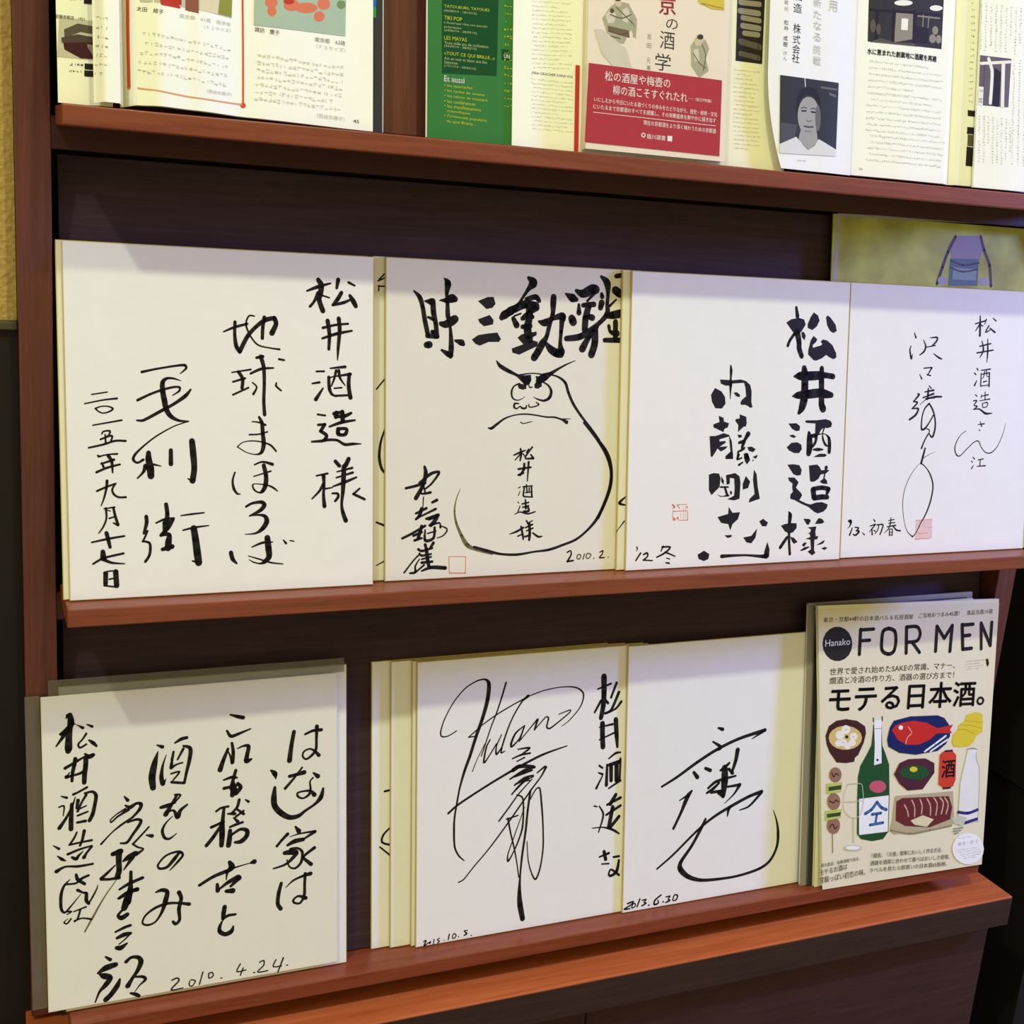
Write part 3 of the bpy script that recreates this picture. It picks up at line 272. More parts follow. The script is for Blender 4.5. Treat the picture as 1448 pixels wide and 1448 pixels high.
 'E:writing':'''S208 2521 11,222 2542 33;S238 2546 39,244 2494 53,235 2438 46,225 2348 53,221 2268 60,218 2245 46;S257 2476 33,219 2422 53,176 2393 40,158 2394 19;S203 2401 39,170 2353 27,127 2295 13;S262 2469 13,283 2462 7;S289 2458 6,336 2428 26;S368 2454 11,408 2432 24;S361 2377 20,334 2336 15,298 2295 17,311 2264 17,360 2288 17;S382 2320 16,413 2294 31,439 2265 20;S191 2105 27,228 2124 24,282 2153 24,336 2181 16;S347 2209 16,379 2182 40,411 2193 34;S272 2176 33,263 2125 33,248 2058 29,242 1991 24;S355 2179 40,351 2110 40,341 2036 40,337 1967 37;S200 2030 33,243 2036 20,312 2051 24,355 2081 27;S205 2035 20,227 2067 7;S157 1873 11,199 1856 23;S137 1784 14,176 1788 15,168 1707 8;S251 1878 23,290 1893 18,358 1925 21;S339 1877 18,400 1883 23,427 1847 31,417 1775 30,397 1691 33,371 1641 31;S265 1853 8,239 1777 18,189 1684 23,136 1608 33;S237 1797 30,228 1666 38,226 1587 38;S286 1824 30,275 1759 23;S351 1863 23,313 1801 18,281 1732 23;S294 1750 15,349 1770 12;S280 1695 18,360 1719 16;S276 1637 21,340 1642 26;S271 1555 15,246 1504 18,211 1456 18;S211 1456 18,294 1465 18,386 1472 21;S329 1560 28,313 1489 23,293 1438 19;S197 1378 23,286 1406 20,385 1425 15;S385 1419 23,341 1365 20,322 1334 33;S230 1347 23,260 1330 31,279 1353 23,317 1388 8;S87 1466 9,129 1434 23;S118 1373 11,151 1342 26,181 1324 8;S106 1245 34,174 1275 18,277 1264 23,391 1269 19;S258 1196 23,269 1154 31,323 1106 26;S177 1125 18,256 1123 18,300 1156 23,355 1175 21;S208 1160 8,164 1117 20,138 1047 26,133 949 26,141 906 23,165 886 18,203 923 15,291 1023 6;S267 1061 28,309 1034 18,334 1023 28,333 964 31,351 933 26;S351 933 15,389 995 16,421 1057 11,425 1083 5;S170 892 14,212 886 17,180 867 10;S210 825 14,178 788 14,155 803 12,186 829 5;S232 882 12,330 908 16;S284 889 17,262 817 17,237 797 16;S237 801 17,297 815 14,373 794 19;S651 1812 12,678 1776 31;S659 1734 16,696 1713 35,747 1740 24,785 1729 32,771 1683 28,713 1623 20;S683 1695 28,594 1645 17,544 1604 15,538 1626 11,595 1672 12,658 1704 19;S713 1623 19,618 1568 19,542 1511 12,459 1428 18;S675 1587 19,745 1602 23,782 1587 27,763 1542 28,717 1481 24,666 1414 24,615 1414 16;S845 1524 16,774 1452 17,713 1393 19;S713 1393 17,753 1361 17,797 1338 16,740 1301 31;S822 1456 11,869 1443 35;S551 1329 39,614 1346 47;S601 1341 55,597 1261 47,599 1180 47,585 1134 47;S733 1309 48,676 1283 47,631 1256 16;S708 1279 39,636 1181 11;S568 1231 11,504 1173 24,454 1133 28;S454 1127 28,516 1117 23,597 1119 32;S693 1155 28,691 1077 32,684 997 48,657 899 71;S599 1016 20,672 1053 28,787 1090 29;S588 940 20,658 980 28,741 995 40;S687 993 53,657 913 62,634 848 53;S593 938 21,687 978 26,744 999 32;S620 835 21,584 794 26,612 767 44,658 790 36;S560 652 18,632 679 26,682 690 25;S573 597 27,630 617 39,681 621 27;S680 617 18,630 571 12,586 540 11;S568 512 36,600 506 44,650 537 18;S478 448 18,513 418 32;S412 317 18,476 351 53,555 367 44;S426 307 18,461 284 53,510 260 45,474 205 44,423 153 23,386 67 12;S588 234 18,566 180 44,515 112 44,471 74 45;S641 376 32,684 407 27,741 397 36,762 354 45,732 281 36,688 220 30,651 161 45;S717 230 18,775 220 27,796 192 27,745 147 12,708 99 7;S672 94 18,714 75 33,739 57 32;S1070 2225 16,1123 2253 30,1168 2261 28;S922 2222 12,966 2202 33;S929 2164 10,900 2066 49,878 1950 59,885 1857 49;S997 2130 6,967 2041 20,954 1942 36,965 1885 43;S973 1880 20,990 1921 8;S1139 2192 20,1195 2165 34,1190 2076 34,1160 1952 26,1142 1869 24;S1057 2150 20,1044 2084 24,1040 2050 20;S1138 2167 24,1089 2079 16;S1035 2013 30,1080 2037 16,1129 2048 16;S1034 1962 16,1103 1971 18,1050 1905 14;S1037 1889 24,1086 1879 24,1134 1870 24;S1040 2050 29,1031 2017 20;S1064 1776 20,1109 1767 18,1059 1709 16;S1076 1766 24,1035 1695 28,985 1615 44;S946 1680 28,1002 1690 36,1067 1708 14;S994 1632 24,1050 1641 20,1082 1582 44,1107 1634 30,1164 1678 18;S1041 1591 8,984 1538 16,955 1475 26,974 1412 26,1014 1399 20,1072 1437 8;S1090 1263 22,1054 1220 33,990 1154 26,928 1149 22,915 1184 18,974 1250 18,1046 1274 20,1099 1271 26,1121 1239 22,1080 1188 22,1012 1122 9;S894 946 15,943 958 33,987 936 37,973 862 44,940 763 26,886 687 17,823 669 20,780 695 17,807 757 18,888 810 24,986 832 26,1075 823 22,1170 798 33;S1085 916 38,1103 861 33,1083 769 34,1087 673 27,1055 640 27,1033 663 27;S1536 2424 16,1599 2401 32,1645 2388 36;S1506 2286 20,1539 2235 30,1597 2247 27,1707 2283 14;S1547 2174 24,1558 2091 31,1549 2002 35;S1513 2126 24,1470 2024 36,1444 1949 45;S1504 2123 10,1529 2069 16,1545 2007 24;S1596 2121 12,1647 2138 20,1689 2130 35,1676 2052 37,1671 2002 45,1713 2014 20;S1578 1930 28,1560 1867 31,1534 1775 31;S1473 1856 16,1544 1873 28,1586 1864 20;S1476 1782 30,1543 1791 25,1602 1801 25;S1552 1816 41,1559 1754 62,1546 1713 41;S1594 1811 31,1618 1774 37,1576 1726 41;S1660 1659 14,1685 1639 25;S1605 1666 27,1587 1603 25,1541 1557 20;S1407 1587 20,1449 1612 21,1512 1618 21;S1507 1553 17,1566 1546 31;S1583 1586 20,1642 1535 27;S1642 1562 21,1574 1518 21;S1474 1608 25,1460 1481 37,1455 1351 41;S1557 1511 16,1591 1473 31;S1523 1433 20,1573 1448 25,1633 1462 23;S1373 1457 20,1465 1489 20;S1456 1479 45,1455 1374 50,1449 1279 40;S1437 1443 27,1381 1364 33,1321 1296 33;S1364 1452 27,1474 1486 18;S1524 1403 34,1519 1337 45,1509 1271 45;S1537 1362 23,1612 1401 27,1668 1383 39,1667 1336 41,1620 1293 41,1565 1291 22;S1258 952 27,1377 1011 30,1488 1043 34,1562 1065 16,1703 1088 9;S1703 1088 23,1731 1094 46;S1517 1120 34,1535 1074 57,1497 1031 27,1487 966 9;S1409 938 27,1413 881 41;S1422 889 18,1506 943 34,1590 974 50;S1599 968 45,1524 902 23;S1486 864 32,1542 860 50;S1471 726 39,1461 670 41,1456 622 34;S1456 622 27,1503 643 27,1563 643 23;S1456 612 11,1428 558 29,1427 511 39,1473 478 39,1525 494 41,1544 539 16;S2088 2219 35,2065 2098 38,2047 1964 46;S2188 2186 21,2258 2211 26,2333 2212 32;S2293 2246 38,2289 2146 26,2284 2040 26,2248 1991 25,2196 1961 19,2165 1991 17,2178 2033 17,2231 2050 17,2275 2023 25,2310 1984 36;S1883 1895 17,1917 1861 46,1925 1815 10;S2047 1823 31,2099 1830 31,2178 1844 42;S2160 1890 17,2090 1805 21,2007 1718 27;S2261 1829 17,2301 1794 43;S2257 1786 15,2230 1753 15,2234 1691 21,2221 1639 25,2168 1610 17,2124 1629 21,2116 1661 19,2159 1673 17,2230 1669 26,2269 1629 43;S1916 1738 27,1907 1642 52,1915 1571 52,1967 1503 53,2045 1452 46,2124 1455 38,2185 1493 26,2274 1544 26,2327 1599 43,2349 1677 21;S2097 1361 17,2127 1316 47;S2027 1303 32,1974 1253 25,1931 1206 25;S2044 1275 6,2140 1292 15,2277 1296 22;S2273 1292 32,2167 1235 17;S2026 1201 25,2088 1228 42,2167 1235 36;S2000 1134 38,2061 1134 53,2105 1119 43,2017 1034 25,1899 1006 15;S2052 1162 26,2114 1162 21,2157 1121 26,2148 1031 26,2095 982 21,2043 1002 15,2021 1068 13;S2268 1145 32,2193 1097 26,2157 1067 26;S2166 1065 26,2237 997 37;S1968 862 30,1945 776 36,1936 679 36,1962 630 39;S2007 816 6,2077 872 19,2165 900 26,2232 912 39;S2183 919 30,2178 821 26,2174 722 28,2138 656 21,2085 665 21,2076 693 21,2121 721 21,2187 693 38''',
 'E:wash':'''S575 1102 7,474 965 12,387 819 17,315 694 12''',
 'E:date':'''S1016 145 14,1062 156 14,1073 128 14,1008 59 14,1107 58 11;S1166 111 11,1161 73 11,1188 62 11,1212 103 11,1177 119 11;S1278 170 12,1247 64 12;S1329 149 12,1329 106 12,1364 117 12,1358 151 12,1329 149 12;S1432 87 12,1440 86 12;S1602 186 12,1571 121 12,1650 122 12;S1626 145 12,1601 81 12;S1719 85 12,1727 84 12;S1771 169 12,1807 180 12,1807 136 12,1753 84 12,1843 80 12;S1917 168 12,1892 109 12,1966 101 12;S1983 174 15,1933 50 12;S2012 100 12,2020 99 12''',
 'F:signature':'''S391 2039 11,309 1999 11,246 2000 14,233 2043 14,270 2160 12,356 2308 11,469 2431 12,583 2493 14,673 2504 19,712 2458 39,701 2313 41,651 2135 36,589 1970 33,527 1782 30,477 1653 28,428 1488 19,403 1356 19,379 1212 19,374 1089 22,382 928 19,421 837 17,479 777 11;S512 1966 11,614 2041 14;S512 1966 14,602 1969 11;S620 2052 11,780 2147 13,949 2229 13,1119 2300 14;S887 2455 19,843 2312 17,793 2170 14,743 2052 13,693 1911 12,643 1770 11;S731 1920 13,693 1850 17,669 1705 19,720 1760 13,797 1875 13;S554 1632 10,604 1749 8,680 1888 8;S848 1956 11,797 1851 14,798 1771 20,850 1833 11;S1119 2306 31,1054 2256 17,951 2094 15,875 1904 17,844 1784 17,883 1793 11;S1133 2305 11,1292 2346 11,1481 2362 11,1631 2342 15,1708 2272 17,1677 2150 13,1556 2023 10,1475 1974 6;S1071 2014 11,992 1954 20,948 1860 23,955 1828 20,1033 1900 14,1084 2019 14;S1084 2019 17,1033 1875 17;S1046 1886 11,1164 2011 13,1217 2068 17;S1223 2068 23,1191 1971 20;S1205 1983 11,1310 2084 13,1337 2069 17,1319 1984 17,1353 1967 17,1460 2032 14,1568 2109 13,1567 2129 13,1445 2096 10;S1021 1796 14,1141 1796 23,1049 1737 14;S963 1710 14,1049 1737 20,1148 1745 20;S1010 1679 13,1089 1708 17;S315 1257 22,416 1330 22,698 1474 22,945 1587 25,1090 1646 25,1290 1718 23,1540 1775 12;S971 1597 42,1037 1627 42,1184 1610 29;S940 1513 17,1091 1583 29,1198 1602 26;S986 1533 23,1091 1559 29,1171 1574 20;S987 1446 14,1092 1508 23,1185 1522 17;S1000 1456 20,1132 1504 23;S962 1361 17,1066 1461 17,1186 1510 14;S988 1383 11,1093 1471 14,1146 1477 14;S1319 1589 26,1267 1501 17,1148 1364 17;S1305 1596 20,1225 1542 14;S833 1116 17,937 1239 16,1041 1364 14,1173 1487 12;S424 572 13,475 592 13,577 701 13,732 857 14,913 1068 16,1095 1295 17,1227 1455 14;S912 1124 17,1031 1146 14;S925 1129 20,954 987 17,996 821 16,1025 675 13,1047 531 13;S1015 1349 14,1068 1323 17,1085 1258 17,1080 1031 20,1035 887 17,970 757 14,931 706 20,930 775 13,1007 979 11,1097 1218 8;S1155 1363 23,1131 1177 23,1114 991 23,1078 729 23,1061 529 20,1056 378 40,1065 249 58,1094 105 52;S1156 1288 13,1215 1381 14,1255 1388 17,1278 1222 20,1295 1031 17,1301 788 17,1275 599 17,1230 484 20,1188 536 15,1145 682 12,1129 874 9''',
 'F:date':'''S78 47 11,103 55 14,85 9 14,122 27 11;S129 26 14,148 35 14,141 18 11;S183 54 11,176 6 11;S236 57 11,217 42 11,237 26 11,218 11 11;S284 27 8,288 26 8;S336 78 13,326 27 13;S387 77 11,369 59 11,372 32 11,393 33 11,405 56 11,387 77 11;S428 37 11,431 37 11;S519 85 11,487 84 11,513 54 17,487 40 14;S557 28 11,561 26 11''',
 'F:writing':'''S1929 2428 62,1933 2263 58,1928 2139 54,1905 2016 47;S1864 2308 18,2009 2350 22;S1901 2188 29,1834 2078 22;S1917 2234 22,1979 2158 29;S2070 2353 29,2012 2210 25;S2098 2256 33,2015 2084 29,1947 2058 25;S1964 2058 25,2067 2095 22,2127 2160 29;S1923 1959 55,1926 1841 54,1934 1723 54;S2070 1985 51,2083 1825 47,2094 1706 26;S1890 1924 14,2036 1941 26;S1892 1798 15,2073 1858 22;S1898 1538 22,1934 1510 22;S1891 1467 15,1935 1447 26;S1935 1431 15,1869 1312 26;S2001 1597 15,2078 1644 26,2131 1647 18;S1985 1536 26,1981 1331 37;S2011 1533 37,2124 1553 44;S2029 1515 44,2033 1372 40;S2090 1524 48,2094 1365 48;S2132 1583 26,2129 1361 22;S2008 1295 18,2138 1360 26;S1847 1136 15,1882 1124 15;S1908 1126 15,1954 1032 22,1905 863 15;S1835 912 11,1957 904 15,2062 866 26,2134 817 19;S2089 1222 37,2030 1134 44;S1995 1130 26,2142 1184 33;S1988 1028 26,2144 1103 30;S2057 1098 44,2018 896 44;S2035 894 37,2130 993 37;S1920 606 18,2024 631 30;S1971 654 37,1991 571 37;S1948 530 15,2027 523 19;S2078 583 22,2140 583 26;S2141 542 26,2117 432 37,2056 393 30,2029 413 22,2055 458 22,2145 388 26''',
 'F2:writing':'''S127 1497 21,193 1505 21;S194 1156 15,117 1085 21,105 1016 21,195 976 21;S82 974 15,195 868 18''',
 'G:signature':'''S1069 1795 24,1119 1776 41;S1008 1658 20,1101 1591 41,1052 1568 34;S418 1256 23,590 1334 30,827 1463 34,1052 1568 34,1314 1655 34,1640 1716 41;S1615 1704 34,1482 1638 10;S790 1361 34,833 1306 47;S927 1388 34,986 1360 41;S772 1170 24,725 1119 51,650 957 34,567 802 30;S630 1087 13,725 1133 24;S1310 1540 52,1289 1427 44,1244 1301 31;S1109 1346 27,1190 1394 31,1215 1414 24;S1158 1369 68,1163 1238 85,1152 1081 52;S967 1176 27,1064 1235 34,1295 1267 24;S953 1127 27,1033 1167 34,1097 1217 27;S1002 1128 34,1150 1125 34;S1209 1349 34,1260 1299 34;S1101 1116 51,1152 1066 41;S1199 1162 24,1349 1166 35;S1349 1166 42,1285 1079 21,1172 991 9;S387 406 20,567 524 24,851 744 27,1044 862 31,1256 951 35,1472 1028 35,1624 1060 42;S1624 1053 35,1476 924 24,1359 895 14;S1256 951 28,1224 926 38,1210 848 14;S946 853 27,899 766 38,791 593 34,666 438 44,660 366 61,753 272 51,902 211 38,1117 189 31,1369 188 28,1623 225 32,1758 294 32,1839 432 32,1850 579 35,1827 716 21,1778 842 7''',
 'G:date':'''S57 93 17,119 104 20,104 78 17,20 41 16,82 38 16;S120 83 13,105 42 13,144 50 13,144 79 13,120 83 13;S197 120 17,168 46 17;S222 102 13,269 102 17,246 77 13,270 65 17,223 44 17;S301 39 17,305 37 17;S443 124 17,373 79 20,366 36 20,413 43 17,405 74 13;S468 49 17,472 46 17;S500 94 13,548 94 17,525 68 13,546 51 20,502 36 17;S596 94 17,582 45 13,622 46 17,637 88 17,604 103 14''',
}
ART={
 'H':'''T|ink|東京・京都44軒の日本酒バル＆名居酒屋|-75 2868 1109 2830 54
T|ink|ご当地おつまみ45選！　逸品当選10選|1185 2834 2227 2821 53
P|dark|306 2617,296 2554,264 2501,213 2464,151 2447,84 2452,21 2478,-31 2523,-66 2581,-79 2644,-69 2705,-38 2758,12 2796,74 2813,140 2809,204 2783,257 2738,292 2681
T|paper|Hanako|-44 2613 277 2610 70
S|ink|42|410 2763,401 2499
S|ink|38|410 2758,583 2756
S|ink|38|407 2643,534 2640
S|ink|42|782 2750,712 2726,694 2632,702 2519,785 2473,859 2499,884 2610,863 2715,782 2750
S|ink|43|1024 2748,1027 2466
S|ink|39|1024 2748,1167 2742,1213 2666,1172 2589,1030 2582
S|ink|39|1107 2577,1210 2459
S|ink|44|1432 2457,1444 2729
S|ink|40|1444 2729,1550 2589
S|ink|40|1550 2589,1657 2724
S|ink|44|1657 2724,1634 2441
S|ink|45|1798 2724,1816 2449
S|ink|41|1798 2719,1954 2719
S|ink|41|1810 2598,1913 2600
S|ink|41|1816 2449,1942 2451
S|ink|41|2081 2435,2069 2724
S|ink|41|2069 2724,2208 2463
S|ink|41|2208 2463,2220 2724
T|ink|世界で愛され始めたSAKEの常識、マナー、|22 2303 1710 2243 75
T|ink|燗酒と冷酒の作り方、酒器の選び方まで！|19 2208 1703 2137 75
B|ink|モテる日本酒。|19 1903 2142 1792 280
R|grey|1856 2300 2133 2300 1859 2210 4 14
P|ink|2151 2313,2183 2319,2200 2255,2178 2224,2162 2258
P|bowl|-16 1665,25 1763,121 1812,245 1818,389 1786,499 1716,514 1641,487 1540,418 1414,374 1388,366 1345,258 1342,133 1364,105 1403,41 1483,0 1576
P|soup|461 1594,449 1551,412 1515,354 1492,283 1485,207 1493,136 1515,77 1550,39 1593,25 1639,37 1681,73 1716,130 1740,200 1748,276 1741,348 1718,407 1683,447 1640
P|paper|305 1699,302 1682,293 1669,278 1660,259 1657,239 1659,221 1666,205 1678,195 1694,191 1710,194 1725,203 1739,218 1748,237 1752,257 1750,276 1742,291 1730,301 1715
P|paper|226 1648,223 1631,214 1618,199 1609,181 1606,161 1608,142 1615,127 1628,116 1643,112 1659,115 1674,125 1688,140 1697,158 1701,178 1699,197 1692,212 1679,223 1664
P|paper|399 1615,397 1601,388 1590,375 1582,359 1579,341 1581,325 1587,311 1598,302 1611,299 1625,301 1640,310 1651,323 1659,339 1662,357 1660,373 1654,387 1643,396 1630
P|paper|380 1551,377 1538,369 1527,357 1519,342 1516,326 1518,310 1525,298 1535,289 1547,286 1560,289 1573,296 1584,309 1592,324 1594,340 1593,355 1587,368 1577,377 1564
P|paper|266 1562,264 1549,255 1537,242 1530,226 1526,209 1528,192 1535,179 1545,170 1558,166 1572,169 1587,177 1598,190 1606,206 1609,224 1607,240 1601,254 1590,263 1577
P|paper|314 1522,312 1510,305 1500,293 1494,279 1491,265 1492,250 1498,239 1507,231 1518,228 1531,230 1543,237 1553,249 1559,263 1562,277 1561,292 1555,303 1546,311 1535
P|paper|197 1562,195 1550,187 1541,176 1534,162 1531,148 1533,134 1539,122 1547,114 1559,111 1571,114 1583,121 1593,132 1600,146 1602,160 1601,175 1595,186 1586,194 1574
P|dark|281 1623,280 1617,276 1612,270 1609,263 1607,256 1608,249 1611,243 1615,239 1621,238 1628,239 1634,242 1638,248 1642,255 1643,262 1642,270 1640,275 1635,279 1630
S|grey|6|236 1706,261 1703
S|grey|7|340 1621,358 1612
S|grey|6|202 1569,225 1569
P|bottle|608 1720,718 1717,735 1484,774 1405,834 1264,851 914,849 521,777 448,629 445,482 488,426 548,418 938,421 1175,449 1291,527 1401,588 1499,602 1617
P|white|616 1764,716 1769,720 1531,732 1289,631 1278,634 1495
S|dark|13|606 1794,611 1757
S|dark|13|725 1799,726 1754
S|grey|7|619 1674,720 1672
P|white|441 932,840 923,839 523,453 536
P|pink|803 1023,797 1001,777 983,747 971,710 967,670 973,633 985,602 1004,582 1026,574 1050,580 1072,599 1091,629 1102,666 1106,706 1101,744 1089,775 1070,795 1047
P|dark|692 1329,691 1324,688 1320,684 1318,679 1317,673 1318,667 1320,663 1323,660 1327,659 1332,660 1337,662 1340,667 1343,672 1344,678 1343,683 1341,688 1337,691 1333
S|blue|37|681 868,610 794,528 760
S|blue|37|681 868,747 799,813 769
S|blue|33|620 740,740 740
S|blue|33|685 739,669 636
S|blue|33|596 627,771 630
P|navy|797 1537,830 1669,883 1739,1106 1765,1487 1741,1584 1701,1665 1602,1670 1494,1615 1407,1501 1342,1197 1332,970 1377,818 1460
P|fish|859 1636,904 1683,996 1705,1146 1713,1336 1672,1492 1596,1607 1607,1708 1616,1667 1563,1698 1521,1571 1535,1475 1537,1381 1478,1231 1440,1079 1455,946 1521
P|white|1009 1651,1008 1643,1003 1636,995 1630,985 1629,975 1630,965 1634,957 1640,951 1648,949 1657,951 1665,956 1672,963 1677,973 1680,983 1678,993 1674,1001 1668,1007 1660
S|fishpale|12|1082 1651,1131 1579,1076 1539,1051 1466
S|white|22|1319 1354,1460 1424,1611 1499
S|white|19|1396 1346,1518 1402,1642 1458
P|lemon|1701 1429,1718 1504,1784 1551,1792 1604,1879 1643,1905 1709,2033 1728,2123 1696,2137 1617,2132 1493,2044 1455,2017 1396,1949 1349,1812 1352,1723 1373
S|lemond|7|1784 1551,1883 1542,2013 1482
S|lemond|7|1879 1643,1998 1623,2127 1603
S|lemond|7|1812 1603,1960 1581,2120 1534
S|stick|10|101 607,110 390
P|meat|203 1223,199 1195,185 1172,165 1157,139 1150,111 1154,84 1166,63 1186,48 1213,43 1241,47 1268,60 1291,81 1306,106 1314,134 1311,161 1297,183 1277,197 1252
P|meat|195 935,191 904,176 879,154 860,126 853,97 857,69 872,45 895,30 924,24 956,28 987,42 1013,64 1031,92 1038,121 1034,150 1020,173 997,189 967
P|meat|199 675,194 644,180 618,158 601,130 593,100 598,72 612,49 635,33 665,27 697,31 728,46 754,68 772,95 779,125 775,153 761,177 737,192 708
P|leek|11 1149,214 1143,204 1038,14 1039
P|leekd|34 1111,204 1112,202 1067,38 1065
P|leek|2 858,215 851,203 756,4 752
P|leekd|20 821,205 819,199 779,25 779
S|bowl|13|74 1260,102 1212,127 1246,164 1220
S|bowl|13|55 959,101 932,135 957,166 932
S|bowl|13|63 671,98 702,135 646,161 673
S|glass|8|283 1110,242 989,236 871,293 775,375 734,456 753,497 883,483 1049,464 1093,373 1107,283 1110
S|glass|13|375 734,383 464
P|glass|496 389,489 377,468 370,436 368,397 369,356 376,316 385,284 397,263 409,256 421,263 431,283 439,315 442,354 441,395 435,435 425,467 413,488 401
P|white|470 395,465 389,448 385,423 383,392 385,360 390,329 396,303 404,287 413,281 421,287 427,303 431,328 433,358 430,391 426,422 419,447 411,464 403
S|glass|7|244 922,370 913,491 906
P|obowl|903 1150,974 1263,1094 1295,1331 1277,1458 1210,1462 1102,1397 1033,1305 936,1097 946,981 1036
P|greens|1391 1110,1379 1083,1344 1061,1290 1049,1223 1047,1152 1055,1085 1072,1030 1098,994 1126,981 1157,992 1183,1026 1205,1080 1217,1146 1220,1217 1212,1285 1195,1340 1169,1377 1141
P|lemon|1223 1167,1220 1157,1211 1149,1197 1144,1180 1142,1162 1144,1144 1150,1130 1158,1121 1168,1117 1179,1120 1189,1129 1196,1143 1203,1160 1204,1178 1202,1196 1196,1210 1188,1220 1178
S|bowl|13|922 1141,1130 1063,1302 1044,1443 1104
P|lantern|1532 1293,1579 1327,1715 1317,1766 1268,1767 990,1731 916,1594 917,1525 964
S|dark|21|1608 1328,1705 1324
S|dark|21|1595 912,1692 908
B|dark|酒|1561 1028 1750 1022 198
P|tray|929 905,1733 862,1765 524,1728 467,1418 461,925 484,871 533,900 651
P|meatr|941 843,1024 871,1676 814,1730 684,1706 548,1417 493,1072 553,938 631
S|meatp|15|1055 791,1095 733,1116 654
S|meatp|15|1157 832,1198 750,1202 643
S|meatp|16|1271 826,1302 752,1296 662
S|meatp|15|1367 825,1418 738,1422 630
S|meatp|15|1463 822,1514 742,1499 620
S|meatp|16|1550 814,1601 746,1576 626
S|meatp|16|1618 803,1670 723,1644 617
P|cream|1146 605,1316 643,1472 577,1378 505,1205 551
S|traye|17|876 533,1151 458,1418 461,1728 474
P|milk|1931 1313,2060 1298,2054 1206,2103 1075,2113 479,1925 464,1822 579,1837 950,1906 1207
S|grey|9|1921 1317,2000 1321,2066 1298
S|grey|7|2051 1269,2055 1190,2103 1075,2108 762,2104 464
S|blued|35|1821 614,1960 585,2098 607
S|blued|36|1924 480,2093 501
P|glass|1725 561,1842 576,1952 531,1886 446,1766 493
S|grey|12|1759 431,1897 429
S|grey|12|1754 404,1868 402
S|grey|12|1771 376,1830 378
P|white|2207 143,2196 82,2158 33,2098 2,2023 -10,1943 2,1868 34,1806 83,1764 143,1748 207,1759 266,1797 315,1856 348,1929 359,2009 349,2085 317,2148 268,2191 207
T|greyt|東京・京都|1826 223 2114 220 44
R|greyt|1833 304 2101 300 1833 297 1 19
R|greyt|1808 168 2116 161 1921 58 5 22
T|inkb|蔵元直送、佐藤酒蔵で造る、|-41 252 470 259 39
T|inkb|モテるお酒は|-51 164 306 182 63
T|inkb|甘酸っぱい初恋の味。|-54 79 549 86 69
T|inkb|「燗酒」「冷酒」簡単においしく作る方法。|626 257 1602 191 52
T|inkb|酒器を酒質に合わせて選べばおいしさ倍増。|610 179 1713 98 52
T|inkb|ラベルを見たら即買いの日本酒65銘柄。|603 101 1677 22 52''',
 'K':'''B|red|京|616 1162 773 1170 144
T|ink|の|684 1053 798 1055 83
T|ink|酒|630 891 770 891 142
T|ink|学|589 714 738 714 138
T|grey|吉|507 950 548 949 43
T|grey|田|506 880 548 879 39
T|grey|元|510 760 546 760 42
T|grey|著|511 706 548 706 36
P|robe|93 1064,162 1158,228 1214,329 1208,411 1093,404 938,357 1009,292 887,202 896,145 936
P|robeb|143 1012,335 997,347 941,291 944,145 966
P|robel|119 1095,174 1150,219 1108,199 1039,143 1031
P|robel|274 1153,319 1177,354 1106,322 1054,276 1067
P|skin|266 1206,265 1195,259 1185,251 1177,241 1172,230 1170,220 1173,211 1179,206 1188,204 1198,205 1208,211 1218,219 1226,229 1231,240 1232,250 1230,258 1224,264 1216
P|dark|257 1231,255 1225,251 1220,244 1216,235 1213,226 1212,217 1213,210 1215,205 1219,203 1224,205 1229,209 1234,216 1239,225 1242,234 1243,243 1242,250 1240,255 1236
P|brown|199 1134,198 1127,194 1121,189 1117,182 1114,176 1113,169 1114,163 1118,160 1123,159 1129,160 1136,163 1142,168 1147,175 1150,182 1150,188 1149,194 1146,197 1140
S|robe|12|343 1104,390 1033,381 954
S|brown|8|156 976,245 957,335 978
S|brown|8|168 933,258 925
S|robeb|10|164 1101,265 1085,354 1125
S|robeb|8|218 1165,286 1117,379 1051
P|robel|23 970,89 978,316 851,389 665,230 668,93 787
P|robe|926 940,983 1025,1067 1005,1105 940,1072 857,1106 762,1017 697,938 783
P|skin|960 983,1006 1027,1055 1014,1032 962,974 945
P|dark|1045 1028,1043 1020,1038 1013,1030 1008,1020 1004,1009 1003,999 1004,991 1008,985 1014,983 1021,984 1028,990 1036,998 1042,1008 1046,1018 1047,1028 1046,1037 1042,1042 1036
P|robel|951 913,998 928,1013 821,966 826
S|robeb|9|952 883,1014 811,1075 778
S|robeb|9|1032 972,1071 877,1051 756
P|yellow|959 1376,1233 1412,1243 1270,1118 1263,1045 1285,998 1293
S|yellowd|11|1021 1295,1117 1288,1225 1282
P|band|-22 702,1239 696,1235 70,-48 78
T|white|松の酒屋や梅壺の|125 579 737 580 77
T|white|柳の酒こそすぐれたれ|201 476 905 482 77
T|white|──（旧江戸町触）|910 502 1139 501 28
T|white|いにしえから今日にいたる酒づくりの歩みをたどりながら、歴史・技術・文化|31 405 1201 391 38
T|white|にいたるまで京都酒のすべてを網羅し、その栄華盛衰を鮮やかに描き出す|25 348 1189 341 38
S|white|4|26 320,1189 317
T|white|現在の京都酒をより深く味わうための京都酒|491 262 1192 253 39
P|white|514 181,513 175,510 168,504 164,498 161,490 160,484 162,478 166,474 171,473 178,474 184,477 191,483 195,489 198,497 199,503 197,509 193,513 188
P|band|505 181,504 176,502 173,499 170,496 168,492 168,488 169,485 171,483 175,482 179,483 183,484 186,487 189,491 191,495 191,499 190,502 188,504 184
T|white|臨川選書|529 154 703 153 39
P|white|723 195,768 195,767 152,722 152''',
